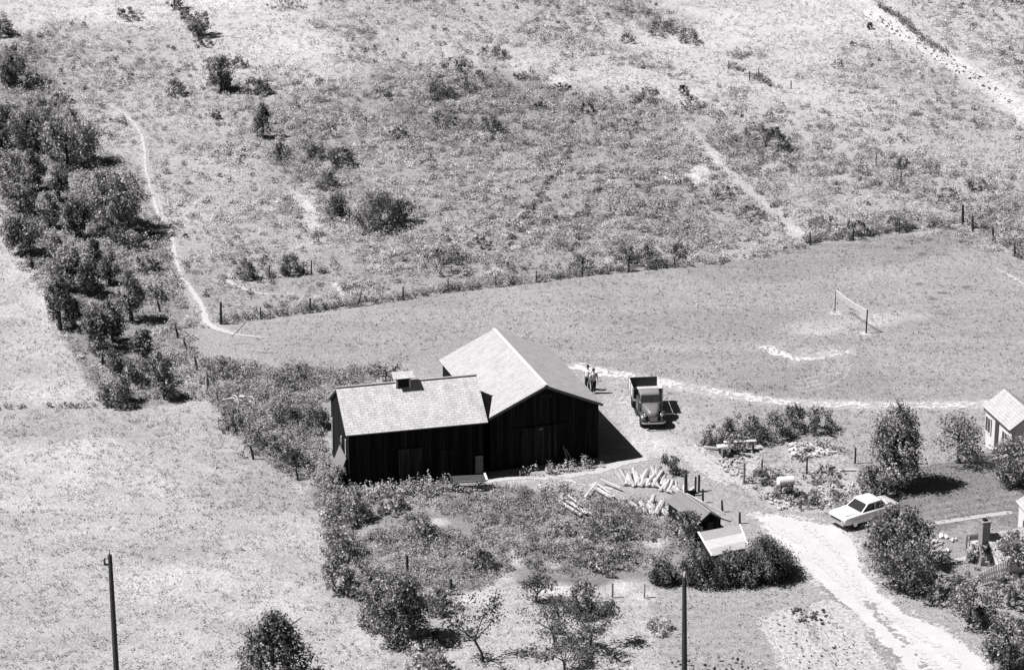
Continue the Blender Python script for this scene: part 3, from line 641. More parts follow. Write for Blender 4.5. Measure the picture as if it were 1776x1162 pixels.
# --- tree belt, left edge of the photograph, from the top down
plant('round', 16, 150, 50, 56, 'dark tree at the left photo edge above the belt, long shadow to its right', t=.40, group=BELT)
plant('bush', 62, 152, 52, 26, 'low dark bush in the shadow of the topmost edge tree', 'bush', t=.38, trunk=False, group=BELT)
plant('bush', 6, 62, 44, 34, 'small dark bush cut by the left photo edge near the top', 'bush', t=.42, trunk=False)
plant('round', 22, 108, 42, 26, 'small dark treetop just above the dark edge tree', t=.42, trunk=False, cat='bush', group=BELT)
plant('round', 66, 214, 44, 40, 'small round tree at the upper end of the tree belt', t=.42, group=BELT)
plant('bush', 105, 182, 50, 26, 'pale low bush between belt and start of footpath', 'bush', t=.55, trunk=False)
plant('bush', 122, 208, 26, 24, 'small bush right of the pale low bush at the belt top', 'bush', t=.48, trunk=False)
plant('round', 2, 258, 50, 70, 'big dark tree cut by the left photo edge', t=.40, group=BELT)
plant('round', 48, 262, 60, 72, 'broad tree of the belt near the left edge, dark on its right', t=.43, group=BELT)
plant('round', 118, 285, 92, 74, 'large leafy tree standing right of the belt, dark pocket at its right', t=.50, group=BELT)
plant('round', 14, 318, 60, 56, 'bright topped round tree at the left edge over the meadow', t=.50, group=BELT)
plant('tall', 58, 330, 44, 70, 'narrow tree in the middle of the upper belt', t=.43, group=BELT)
plant('tall', 103, 350, 38, 62, 'narrow dark tree left of the biggest tree', t=.42, group=BELT)
plant('round', 36, 372, 60, 62, 'round tree overhanging the meadow edge', t=.43, group=BELT)
plant('round', 196, 402, 106, 98, 'biggest tree of the belt, pale leaves left and deep shade right', t=.52, group=BELT, dens=38)
plant('round', 226, 422, 66, 40, 'low bushy tree in front of the biggest belt tree', t=.48, group=BELT)
plant('tall', 134, 412, 44, 72, 'dark tree touching the left side of the biggest tree', t=.40, group=BELT)
plant('tall', 88, 396, 40, 60, 'slim tree between meadow edge and biggest tree', t=.44, group=BELT)
plant('round', 40, 440, 62, 66, 'leaning feathery tree standing out into the meadow', t=.44, group=BELT)
plant('bush', 52, 466, 16, 20, 'tiny dark bush alone at the meadow edge', 'bush', t=.38, trunk=False)
plant('tall', 96, 452, 30, 48, 'thin young tree above the conifers', t=.42, group=BELT)
plant('tall', 165, 472, 34, 56, 'slender dark tree in the gap below the biggest tree', t=.38, group=BELT)
plant('tall', 190, 492, 36, 54, 'slender dark tree just right of the gap in the belt', t=.38, group=BELT)
plant('tall', 118, 500, 62, 72, 'broad feathery grey tree in the middle of the belt', t=.46, group=BELT)
plant('tall', 150, 512, 44, 60, 'dark tree centre of the lower belt', t=.36, group=BELT)
plant('tall', 104, 570, 50, 88, 'very dark tree at the bottom bulge of the belt over the meadow', t=.35, group=BELT)
plant('round', 128, 566, 36, 44, 'dark low tree right of the very dark one', t=.36, group=BELT)
plant('tall', 228, 556, 52, 84, 'pointed dark tree on the right side of the lower belt', t=.40, group=BELT)
plant('bush', 256, 520, 60, 34, 'flat dark bush left of the footpath bend', 'bush', t=.38, trunk=False)
plant('bush', 255, 468, 50, 30, 'grey bush in the grass right of the belt', 'bush', t=.50, trunk=False)
plant('tall', 168, 608, 54, 88, 'tall dark tree where the belt narrows', t=.38, group=BELT)
plant('tall', 196, 592, 42, 74, 'tree right behind the narrowing of the belt', t=.42, group=BELT)
plant('round', 178, 628, 34, 40, 'small tree at the left end of the narrowing', t=.40, group=BELT)
plant('tall', 248, 632, 44, 60, 'upright tree above the two last bushes', t=.40, group=BELT)
plant('round', 206, 652, 36, 46, 'dark little tree above the round last bush', t=.40, group=BELT)
plant('round', 234, 664, 46, 44, 'grey leafy tree between the last trees of the belt', t=.46, group=BELT)
plant('tall', 272, 664, 36, 56, 'narrow tree above the black pointed last tree', t=.42, group=BELT)
plant('round', 202, 700, 60, 50, 'round bush at the foot of the belt on the meadow line', 'bush', t=.45, trunk=False)
plant('tall', 286, 690, 44, 60, 'last dark pointed tree of the belt beside the leaning posts', t=.42, group=BELT)
# --- hillside
plant('round', 303, 16, 36, 30, 'dark tree at the top photo edge, left of the centre', t=.42)
plant('round', 344, 62, 44, 46, 'small tree just below the top edge tree on the hillside', t=.44)
plant('bush', 322, 38, 30, 22, 'bush between the two topmost hillside trees', 'bush', t=.42, trunk=False)
plant('bush', 352, 80, 40, 18, 'low growth below the second hillside tree', 'bush', t=.55, trunk=False)
plant('round', 384, 158, 54, 62, 'leafy hillside tree with a black shaded foot', t=.44)
plant('bush', 365, 120, 30, 22, 'dark bush at the upper left of the black footed tree', 'bush', t=.46, trunk=False)
plant('bush', 416, 116, 34, 22, 'dark bush at the upper right of the black footed tree', 'bush', t=.46, trunk=False)
plant('bush', 303, 164, 44, 30, 'grey bush on the hillside left of the black footed tree', 'bush', t=.52, trunk=False)
plant('bush', 446, 162, 46, 34, 'round bush right of the black footed tree', 'bush', t=.46, trunk=False)
plant('cone', 456, 238, 42, 62, 'lone dark cone shaped tree casting a black shadow on the hillside', t=.40)
plant('bush', 222, 32, 50, 24, 'grey bush high on the hill near the top left', 'bush', t=.52, trunk=False)
plant('bush', 500, 12, 70, 20, 'low dark growth at the top photo edge left of the middle', 'bush', t=.55, trunk=False)
plant('bush', 374, 206, 18, 16, 'tiny dark bush left of the lone cone tree', 'bush', t=.42, trunk=False)
plant('bush', 545, 230, 80, 22, 'flat dark bush right of the lone cone tree', 'bush', t=.46, trunk=False)
for (x, y, a, b, t, l) in [
    (592, 292, 52, 34, .38, 'very dark bush in the left middle of the hillside'),
    (548, 278, 40, 28, .46, 'grey bush left of the very dark one'),
    (570, 330, 46, 34, .40, 'dark bush below the very dark one'),
    (488, 280, 32, 30, .50, 'pale bush under the lone cone tree'),
    (586, 385, 44, 44, .42, 'dark bush beside the bald white patch'),
    (655, 402, 92, 64, .50, 'large dome shaped bush in the left middle of the hillside'),
    (700, 390, 50, 40, .46, 'bush against the right side of the large dome'),
    (770, 468, 110, 38, .46, 'long dark bush above the wire fence'),
    (832, 430, 50, 20, .52, 'flat bush right above the long dark bush'),
    (1010, 470, 46, 26, .50, 'small bush above the fence, left of the dark clump'),
    (1122, 462, 60, 34, .38, 'dark clump where the wire fence ends'),
    (1085, 458, 40, 30, .46, 'small bush left of the dark fence end clump'),
    (1175, 448, 34, 24, .46, 'small bush right of the dark fence end clump'),
    (1018, 196, 34, 16, .28, 'small black bush in place of a smear near the middle of the hill, right one of two'),  # this bush and the next three stand in for dark retouching smears
    (937, 192, 28, 14, .30, 'small black bush in place of a smear near the middle of the hill, left one of two'),
    (905, 137, 34, 12, .34, 'small dark bush in place of a smear below the pale square patch'),
    (975, 156, 32, 12, .34, 'small dark bush in place of a smear right below the pale square patch'),
    (855, 102, 60, 24, .52, 'thin grey bush left of the pale square patch'),
    (790, 122, 60, 26, .50, 'thin grey bush further left of the pale patch'),
    (820, 158, 70, 34, .46, 'dark mixed bush below the thin grey bushes'),
    (762, 172, 50, 34, .50, 'grey bush left of the dark mixed bush'),
    (768, 218, 60, 18, .38, 'dark flat bush in the centre of the hillside'),
    (850, 232, 50, 30, .42, 'dark bush beneath the small black bushes'),
    (660, 172, 48, 18, .48, 'flat bush on the upper left middle slope'),
    (692, 240, 40, 20, .42, 'small dark bush left of the centre'),
    (1340, 262, 66, 36, .34, 'dark bush on the right side of the hillside'),
    (1312, 240, 50, 26, .48, 'grey bush behind the dark right hillside bush'),
    (1186, 168, 28, 18, .32, 'small black bush in the upper right middle'),
    (1125, 180, 56, 26, .50, 'grey bush left of the small black one'),
    (1145, 62, 60, 26, .48, 'grey bush near the top, right of the centre'),
    (1195, 76, 50, 26, .46, 'second grey bush near the top right of centre'),
    (1090, 75, 30, 16, .52, 'pale small bush near the top centre'),
    (1200, 190, 46, 20, .50, 'low bush right below the small black one'),
    (1080, 228, 70, 24, .46, 'long grey bush under the two small black bushes'),
    (1300, 382, 60, 26, .50, 'bush above the right half of the lawn'),
    (1250, 345, 50, 22, .46, 'dark bush under the bald white spot'),
    (1487, 412, 60, 28, .40, 'dark bush against the fence at the far right lawn corner'),
    (1430, 400, 60, 26, .50, 'grey bush left of the fence corner bush'),
    (1560, 398, 54, 24, .52, 'pale bush behind the right part of the fence'),
    (1640, 350, 60, 24, .52, 'grey bush behind the tall corner post'),
    (1565, 296, 30, 20, .46, 'small bush on the far right slope'),
    (1690, 330, 50, 22, .54, 'pale bush near the right edge of the slope'),
    (427, 486, 34, 34, .44, 'round dark bush at the left end of the short fence'),
    (505, 478, 44, 34, .42, 'feathery dark bush between the two short fence posts'),
    (1752, 8, 40, 20, .26, 'black bush at the top right corner'),
    (1455, 118, 30, 14, .56, 'tiny pale bush near the stony track'),
    (1508, 52, 12, 12, .24, 'black stump sized bush beside the stony track'),
    (405, 745, 60, 34, .56, 'pale bush behind the leaning fence posts'),
    (460, 790, 90, 40, .48, 'grey thicket left of the barn wing'),
    (510, 815, 60, 40, .38, 'dark thicket by the lower leaning posts'),
    (480, 735, 90, 44, .54, 'pale thicket halfway between fence posts and barn wing'),
    (545, 745, 50, 44, .50, 'bush against the end wall of the barn wing'),
    (390, 650, 70, 30, .54, 'grass tufted bush near the upper leaning posts'),
    (505, 670, 70, 36, .52, 'bush beyond the end wall of the barn wing'),
    (1160, 822, 46, 34, .42, 'dark bush at the end of the woodpile'),
]:
    plant('bush', x, y - b * .12, a, b * 1.1, l, 'bush', t=t - .1, trunk=False, dens=62, ls=.09)
plant('round', 668, 668, 76, 46, 'spindly small tree rising behind the barn wing roof', t=.44, dens=16)
# --- yard, lower left of the centre
for (k, x, y, a, b, t, l, tr) in [
    ('bush', 590, 850, 60, 44, .46, 'speckled bush at the front corner of the barn wing', False),
    ('bush', 600, 905, 90, 60, .50, 'speckled leafy bush at the left border of the yard', False),
    ('bush', 590, 968, 70, 54, .46, 'second speckled bush below the first at the yard border', False),
    ('round', 600, 1026, 90, 66, .40, 'dark small tree at the lower left yard border', True),
    ('round', 648, 1058, 70, 70, .38, 'black and grey tree left of the tallest yard tree', True),
    ('round', 690, 1112, 110, 118, .40, 'tallest leafy tree of the yard border, black on its right', True),
    ('bush', 655, 1090, 70, 50, .40, 'dark low branches at the left of the tallest yard tree', False),
    ('bush', 762, 1062, 70, 44, .42, 'dark bush right of the tallest yard tree', False),
    ('bush', 735, 1168, 100, 60, .54, 'pale leafy bush at the bottom photo edge', False),
    ('bush', 786, 1108, 80, 30, .34, 'black low bush behind the bottom edge bush', False),
    ('bush', 680, 890, 60, 36, .46, 'bush in the upper left part of the yard', False),
    ('bush', 730, 938, 60, 40, .48, 'bush in the middle of the weedy yard', False),
    ('bush', 830, 990, 60, 44, .44, 'dark bush at the lower middle of the yard', False),
    ('bush', 990, 940, 90, 36, .44, 'dark bush in front of the long white planks', False),
    ('bush', 1060, 935, 80, 44, .36, 'black bush to the left of the sheds', False),
    ('bush', 1010, 1072, 66, 66, .44, 'feathery dark bush above the fruit trees', False),
    ('bush', 1190, 940, 76, 54, .48, 'leafy bush against the left of the two sheds', False),
    ('bush', 1055, 985, 90, 36, .50, 'grey bush halfway between sheds and fruit trees', False),
]:
    plant(k, x, y - (b * .12 if not tr else 0), a, b, l, 'tree' if tr else 'bush', t=t + .02, trunk=tr, dens=60, ls=.105)
plant('cone', 476, 1184, 158, 134, 'broad dark cone shaped tree standing alone at the bottom left', t=.36, dens=44, ls=.115)
orchard(928, 1042, 42, 56, 'crooked fruit tree with bare fork, highest up the lawn', 901, .7, (.25, 0))
orchard(838, 1146, 110, 96, 'leaning fruit tree left of the lawn, black trunk bending right', 902, .8, (-.9, .2), t=.36)
orchard(962, 1120, 90, 86, 'fruit tree with long bare branch in the middle of the group', 903, .8, (-.4, 0))
orchard(1022, 1124, 78, 84, 'fruit tree with zigzag trunk and round shadow beside it', 904, 1.2, (.3, .2), t=.54)
orchard(978, 1172, 80, 110, 'wide fruit tree cut by the bottom photo edge', 905, 1.5, (0, 0), t=.54)
plant('bush', 1145, 1092, 54, 26, 'small oval flower bush alone on the lawn', 'bush', t=.60, trunk=False, dens=90, ls=.075, solid=True)
# --- hedge in front of the sheds
HG = 'clipped round bushes in the hedge below the sheds'
for (x, y, a, b, l) in [(1148, 1016, 52, 44, 'leftmost round hedge bush, separate from the rest'), (1210, 1022, 76, 58, 'round hedge bush beside the utility pole'),
                        (1264, 1021, 84, 56, 'hedge bush right below the light metal shed roof'), (1330, 1014, 100, 74, 'largest hedge bush at the right end with long black shadow'), (1298, 1017, 64, 52, 'hedge bush hidden behind the right end')]:
    plant('bush', x, y - a * .16, a, b, l, 'bush', t=.30, trunk=False, dens=70, ls=.085, solid=True, group=HG, name='hedge_bush')
plant('bush', 1250, 1178, 220, 34, 'dark weeds and bush tops at the bottom edge by the right pole', 'bush', t=.46, trunk=False, dens=40)
# --- beside the yard and the house
for (x, y, a, b, t, l) in [(1235, 776, 44, 40, .42, 'left end of the dark bushes behind the plank bench'), (1290, 768, 100, 54, .40, 'broad dark bush behind the plank bench'),
                        (1345, 765, 60, 50, .46, 'bush at the right end of the plank bench'), (1375, 750, 56, 48, .38, 'dark pointed bush left of the garden pair'), (1420, 752, 66, 46, .42, 'spreading bush with pale debris below it'),
                        (1330, 836, 70, 26, .46, 'low bush by the dark gate post'), (1430, 832, 80, 26, .50, 'tussock bush behind the white tank'), (1362, 862, 50, 26, .40, 'dark bush under the white tank'), (1400, 880, 50, 28, .46, 'leafy plant right of the white tank'),
                        (1275, 790, 60, 30, .40, 'dark clump under the plank bench'), (1580, 1010, 60, 40, .5, 'pale low bush at the edge of the drive')]:
    plant('bush', x, y - b * .12, a, b, l, 'bush', t=t - .08, trunk=False, dens=55, ls=.09)
plant('birch', 1552, 842, 104, 152, 'tall birch with hanging branches and a black shadow on the lawn', t=.50, dens=34, z0f=.12)
plant('bush', 1515, 866, 70, 66, 'dark bush at the foot of the tall birch', 'bush', t=.42, trunk=False)
plant('round', 1662, 802, 86, 86, 'airy small tree between the birch and the white house', t=.42, dens=24, z0f=.2)
plant('round', 1756, 836, 86, 82, 'leafy bush like tree in front of the white house', t=.48, dens=40, z0f=.05)
plant('round', 1553, 978, 120, 104, 'large leafy tree hiding the rear of the white car', t=.40, dens=46, ls=.13)
plant('round', 1570, 1022, 124, 92, 'large leafy tree at the edge of the drive below the car', t=.40, dens=40, ls=.12)
plant('round', 1682, 1078, 100, 84, 'dark garden tree left of the picket fence', t=.42, dens=36)
plant('round', 1758, 985, 80, 64, 'pale leafed tree below the chimney roof', t=.50, dens=44)
plant('round', 1750, 1050, 84, 60, 'dark tree right below the picket fence', t=.42, dens=40)
plant('round', 1752, 1160, 110, 96, 'white dotted leafy tree at the bottom right corner', t=.46, dens=44)
plant('bush', 1704, 978, 60, 44, 'low bush at the foot of the brick chimney', 'bush', t=.5, trunk=False, dens=60)
plant('bush', 1625, 1042, 50, 40, 'small bush between drive and garden trees', 'bush', t=.50, trunk=False)

# ================================================================== BUILDINGS
def roof_slab(mb, a, b, c, d, th=.09):
    """slab: a-b along the eave, c above b, d above a; UV in metres"""
    a, b, c, d = map(Vector, (a, b, c, d)); n = (b - a).cross(d - a).normalized()
    if n.z < 0: n = -n
    L = (b - a).length; S = (d - a).length
    vs = [a, b, c, d] + [p - n * th for p in (a, b, c, d)]
    z4 = [(0, 0)] * 4
    mb.add(vs, [(0, 1, 2, 3), (7, 6, 5, 4), (0, 4, 5, 1), (1, 5, 6, 2), (2, 6, 7, 3), (3, 7, 4, 0)], [[(0, 0), (L, 0), (L, S), (0, S)], z4, z4, z4, z4, z4])
def gabled(name, label, O, ux, Wd, Ln, h, hp, mwall, mroof, ov=.22, rov=.25, cat='barn', wallname='wall', split=False):
    """O front-left ground corner, ux unit vector along the front gable, depth along uy; ridge along uy"""
    rz = math.atan2(ux[1], ux[0]); e = empty(name, (O[0], O[1], 0), rz, label=label, cat=cat)
    mb = MB(); t = .12
    # walls: four shells with gables, foot sunk slightly into the ground
    hw = h - .03; hpw = hp - .07
    for y0, y1 in ((0, t), (Ln - t, Ln)):
        mb.prism2 = None
        prof = [(0, -.25), (Wd, -.25), (Wd, hw), (Wd / 2, hpw), (0, hw)]
        vs = [(x, y0, z) for x, z in prof] + [(x, y1, z) for x, z in prof]; n = 5
        mb.add(vs, [tuple(range(n)), tuple(range(2 * n - 1, n - 1, -1))] + [(i, i + n, (i + 1) % n + n, (i + 1) % n) for i in range(n)])
    for x in (t / 2 + .002, Wd - t / 2 - .002): mb.box((x, Ln / 2, hw / 2 - .14), (t, Ln - 2 * t - .004, hw + .22))
    mb.build(wallname, mwall, e)
    s = (hp - h) / (Wd / 2); th = .1
    r1 = MB(); roof_slab(r1, (-ov, Ln + rov, h - ov * s), (-ov, -rov, h - ov * s), (Wd / 2, -rov, hp), (Wd / 2, Ln + rov, hp)); r1.build('roof', mroof, e)
    r2 = MB(); roof_slab(r2, (Wd + ov, -rov, h - ov * s), (Wd + ov, Ln + rov, h - ov * s), (Wd / 2 + .004, Ln + rov, hp), (Wd / 2 + .004, -rov, hp)); r2.build('roof', mroof, e)
    return e

HE = 3.8                                   # eave height of both barns
A1, A2, A3 = P(847, 725, HE), P(1043, 697, HE), P(763, 624, HE)
ov = .2
u = (A2 - A1)[:2]; u = np.array([u[0] * math.cos(R(2)) + u[1] * math.sin(R(2)), -u[0] * math.sin(R(2)) + u[1] * math.cos(R(2))]); Wm = np.linalg.norm(u); u = u / Wm; v = np.array([-u[1], u[0]]); Lm = np.linalg.norm((A3 - A1)[:2]) 
O = A1[:2] + u * ov + v * .25
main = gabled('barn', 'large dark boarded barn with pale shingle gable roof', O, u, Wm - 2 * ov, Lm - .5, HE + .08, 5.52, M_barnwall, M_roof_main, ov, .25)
mb = MB()                                   # ridge cap and barge boards
hp = 5.52; wW = Wm - 2 * ov
mb.beam((wW / 2, -.27, hp + .03), (wW / 2, Lm - .23, hp + .03), .22, .05); mb.build('ridge_cap', mat('ridge_cap', .5), main)
for sx in (0, 1):
    mb = MB(); x0 = -ov if sx == 0 else wW + ov; s_ = (hp - HE - .08) / (wW / 2); z0 = HE + .08 - ov * s_
    mb.beam((x0, -.28, z0 - .09), (wW / 2, -.28, hp - .09), .03, .16, up=(0, -1, 0) if False else (0, 0, 1)); mb.build('barge_board', mat('barge_board', .12), main)
mb = MB()                                   # round owl hole and hatch
ring = [(wW / 2 - .05 + .17 * math.cos(a), -.03, 4.75 + .17 * math.sin(a)) for a in np.linspace(0, 2 * math.pi, 15)[:-1]]
mb.add(ring + [(x, .05, z) for x, _, z in ring], [tuple(range(14)), tuple(range(27, 13, -1))] + [(i, i + 14, (i + 1) % 14 + 14, (i + 1) % 14) for i in range(14)])
mb.build('owl_hole', M_dark, main)
mb = MB(); mb.box((wW / 2 + .3, -.06, 4.72), (.24, .06, .26)); mb.build('hatch', M_door, main)
mb = MB(); mb.box((wW / 2 - .3, -.04, 1.3), (2.6, .06, 2.6)); mb.box((wW / 2 - .3, -.08, 2.66), (3.4, .06, .1)); mb.build('sliding_door', M_barnwall2, main)
mb = MB(); mb.tube([(wW / 2 - .4, -.14, 2.5), (wW / 2 - .2, -.16, 2.58)], .03, 6); mb.build('door_hook', M_plank, main)
for k in range(2):
    mb = MB(); mb.beam((wW / 2 + 1.5 + k * .25, -.5, 0), (wW / 2 + 1.25 + k * .2, -.06, 1.1 - k * .2), .08, .04); mb.build('leaning_board', M_postl, main)

B1_, B2_, B3_ = P(600, 754, HE), P(845, 731, HE), P(561, 690, HE)
u2 = (B2_ - B1_)[:2]; L2 = np.linalg.norm(u2); u2 = u2 / L2; v2 = np.array([-u2[1], u2[0]]); W2 = np.linalg.norm((B3_ - B1_)[:2])
# gabled() has its ridge along local +y: let local y run along u2 (front of the wing is the right hand eave)
rz2 = math.atan2(u2[1], u2[0]) - math.pi / 2
lx = np.array([math.cos(rz2), math.sin(rz2)])            # local x points from rear eave to front eave
O2 = B1_[:2] - lx * (W2 - .2) + u2 * .2
wingL = L2 - .35
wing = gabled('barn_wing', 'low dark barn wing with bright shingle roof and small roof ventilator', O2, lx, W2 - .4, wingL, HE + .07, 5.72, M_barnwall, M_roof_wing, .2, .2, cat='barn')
wl = W2 - .4
mb = MB(); mb.beam((wl / 2, -.22, 5.75), (wl / 2, wingL + .22, 5.75), .16, .04); mb.build('ridge_cap', mat('ridge_cap2', .3), wing)
mb = MB(); mb.box((wl + .045, 3.9, 1.25), (.06, 1.5, 2.3)); mb.build('door', M_door, wing)
mb = MB(); mb.box((wl + .04, 6.2, 1.1), (.05, .9, 1.9)); mb.build('door', M_barnwall2, wing)
mb = MB(); mb.box((wl + .06, 8.35, .85), (.06, .5, 1.2)); mb.build('hatch', mat('pale_hatch', .16, noise=.3), wing)
mb = MB(); mb.box((wl * .55, -.04, 1.2), (1.5, .06, 2.2)); mb.build('door', M_barnwall2, wing)
mb = MB()
for q in (.1, .62, .86): mb.box((wl * q, -.05, 1.6), (.16, .04, 2.9 if q > .7 else 2.2))
mb.build('pale_batten', M_plank, wing)
mb = MB(); mb.beam((-.0, -.9, .0), (-.0, -.12, 2.0), 2.2, .04, up=(0, -1, .4)); o = mb.build('smear_panel', mat('grey_panel', .17, noise=.15, nscale=2))  # sheet stands in for a grey retouching smear
o.matrix_world = Matrix.Translation((*(O2 + lx * (wl - 1.35)), 0)) @ Matrix.Rotation(rz2, 4, 'Z'); tag(o, 'plain grey sheet in place of a smear, leaning on the left end wall of the barn wing', 'panel')
# roof ventilator
vp = np.array(P(700, 672, 5.5)); rel = vp[:2] - O2; vy = float(rel @ u2); 
cup = empty('roof_ventilator', (0, 0, 0)); cup.parent = wing; cup.location = (wl / 2, vy, 5.42); cup.scale = (1, 1, .86)
mb = MB()
for a, b in ((-1, -1), (-1, 1), (1, -1), (1, 1)): mb.box((a * .38, b * .42, .45), (.12, .12, .95))
mb.box((0, 0, .2), (.8, .88, .5)); mb.build('ventilator_box', mat('vent_box', .36, noise=.3), cup)
mb = MB(); mb.box((.0, 0, .62), (.7, .78, .36)); mb.box((.42, 0, .45), (.04, .7, .72)); mb.build('louvre_front_shade', M_dark, cup)  # dark front panel paints the shade of the ventilator's front face
mb = MB(); roof_slab(mb, (-.62, .68, .88), (-.62, -.68, .88), (0, -.68, 1.16), (0, .68, 1.16), .05); roof_slab(mb, (.62, -.68, .88), (.62, .68, .88), (.003, .68, 1.16), (.003, -.68, 1.16), .05)
mb.build('ventilator_roof', M_roof_wing, cup)

# small sheds
def free_gable(name, label, lf, rf, lr, h, hp, mw, mr, cat='shed', ov=.1):
    a, b, c = P(*lf, h), P(*rf, h), P(*lr, h); uu = (b - a)[:2]; wd = np.linalg.norm(uu); uu = uu / wd; vv = np.array([-uu[1], uu[0]]); L = float((c - a)[:2] @ vv)
    Oo = a[:2] + uu * ov + vv * ov
    return gabled(name, label, Oo, uu, wd - 2 * ov, L - 2 * ov, h + .03, hp, mw, mr, ov, ov, cat=cat), wd - 2 * ov, L - 2 * ov
coop, cw, cl = free_gable('shed', 'small low shed with smooth dark grey gable roof beside the rail fence', (1209, 908), (1254, 898), (1167, 867), 1.1, 1.68, M_barnwall, M_roof_dark)
mb = MB(); mb.beam((cw / 2, -.12, 1.70), (cw / 2, cl + .12, 1.70), .1, .02); mb.build('ridge_cap', mat('ridge_cap3', .3), coop)
mb = MB(); mb.box((cw / 2, -.03, .5), (.6, .05, .95)); mb.build('door', M_door, coop)
# lean-to with corrugated roof
e = empty('metal_roofed_shed', V(1262, 975), label='lean to shed with bright corrugated metal roof behind the hedge', cat='shed')
c0 = e.location.copy(); q = [V(1211, 923.5, 1.75), V(1283, 910, 1.75), V(1298.5, 949, 1.2), V(1235, 965, 1.2)]
mb = MB(); n = 44; vs = []; fs = []
for i in range(n + 1):
    f = i / n; t_ = q[0].lerp(q[1], f); b_ = q[3].lerp(q[2], f); dz = Vector((0, 0, .006 * math.sin(i * math.pi / 2)))
    vs += [t_ + dz - c0, b_ + dz - c0, t_ + dz - c0 - Vector((0, 0, .02)), b_ + dz - c0 - Vector((0, 0, .02))]
for i in range(n):
    k = i * 4; fs += [(k, k + 4, k + 5, k + 1), (k + 2, k + 3, k + 7, k + 6)]
fs += [(0, 1, 3, 2), (4 * n, 4 * n + 2, 4 * n + 3, 4 * n + 1)]
mb.add(vs, fs); mb.build('roof', M_metal, e)
for i_, (f0, f1, al_) in enumerate(((.0, .36, .30), (.36, .72, .47), (.72, 1.0, .37))):      # three courses of sheets
    mb = MB(); up_ = Vector((0, 0, .03 - .006 * i_)); pp = [q[0].lerp(q[3], f0), q[1].lerp(q[2], f0), q[1].lerp(q[2], f1), q[0].lerp(q[3], f1)]
    pp = [p_ - c0 + up_ for p_ in pp]; mb.add(pp + [p_ - Vector((0, 0, .012)) for p_ in pp], [(0, 1, 2, 3), (7, 6, 5, 4), (0, 4, 5, 1), (1, 5, 6, 2), (2, 6, 7, 3), (3, 7, 4, 0)])
    mb.build('roof_sheet', mat('roof_sheet_%d' % i_, al_, rough=.7, noise=.15, nscale=3, stretch=(.4, 3, 3)), e)
mb = MB(); mb.beam(q[0] - c0 + Vector((0, 0, .06)), q[3] - c0 + Vector((0, 0, .06)), .12, .05); mb.beam(q[1] - c0 + Vector((0, 0, .05)), q[2] - c0 + Vector((0, 0, .05)), .07, .04); mb.build('edge_board', M_white, e)
mb = MB()
ins = [q[0].lerp(q[2], .06), q[1].lerp(q[3], .06), q[2].lerp(q[0], .06), q[3].lerp(q[1], .06)]
for i in range(4):
    a = ins[i] - c0; b = ins[(i + 1) % 4] - c0; a0 = Vector((a.x, a.y, -.1)); b0 = Vector((b.x, b.y, -.1)); a.z -= .1; b.z -= .1
    off = (b0 - a0).cross(Vector((0, 0, 1))).normalized() * .05
    mb.add([a0, b0, b, a, a0 + off, b0 + off, b + off, a + off], [(0, 1, 2, 3), (7, 6, 5, 4), (0, 4, 5, 1), (1, 5, 6, 2), (2, 6, 7, 3), (3, 7, 4, 0)])
mb.build('wall', M_barnwall2, e)

# white house at the right
HH = 2.7
a, b = P(1751, 745, HH), P(1703.5, 702, HH); vv = (b - a)[:2]; LH = np.linalg.norm(vv); vv /= LH; uu = np.array([vv[1], -vv[0]])
rt = P(1740, 677, HH + .9); half = float((rt - b)[:2] @ uu); print('house half', half, LH)
half = max(1.5, min(half, 4)); Oh = a[:2] + uu * .25 + vv * .2
house = gabled('house', 'small white house with bright shingle roof cut by the right edge', Oh, uu, 2 * half - .5, LH - .4, HH + .1, HH + .98, M_whitewall, M_roof_house, .25, .2, cat='house')
for yy in (LH * .2, LH * .8):
    mb = MB(); mb.box((-.03, yy, 1.55), (.05, .75, 1.0)); w_ = mb.build('window', M_glass, house)
    mb = MB()
    for dy in (-.4, 0, .4): mb.box((-.065, yy + dy, 1.55), (.03, .07 if dy else .04, 1.14))
    for dz in (-.54, .54): mb.box((-.065, yy, 1.55 + dz), (.032, .72, .07))
    mb.build('frame', M_white, w_)
mb = MB(); mb.box((-.03, LH * .5, 1.3), (.05, .5, 2.1)); mb.build('side_door', mat('shutter', .05), house)
mb = MB(); mb.box((-.09, LH * .5, 2.45), (.1, LH - .5, .12)); mb.build('gutter', mat('gutter', .1), house)
mb = MB(); mb.box((half * .9, -.03, 1.05), (.85, .05, 2.1)); mb.build('door', M_white, house)

# white cottage corner at the right edge
a, b = P(1779, 890, 2.6), P(1761.5, 869, 2.6); vv = (b - a)[:2]; L_ = np.linalg.norm(vv); vv /= L_; uu = np.array([vv[1], -vv[0]])
Oc = b[:2] - vv * 2.6 + uu * .2
cott = gabled('cottage', 'white cottage corner showing at the right edge above the chimney roof', Oc, uu, 4.4, 2.5, 2.7, 4.0, M_whitewall, M_roof_house, .2, .15, cat='house')
mb = MB(); mb.box((-.03, 1.25, 1.4), (.05, .6, .8)); mb.build('window', M_glass, cott)
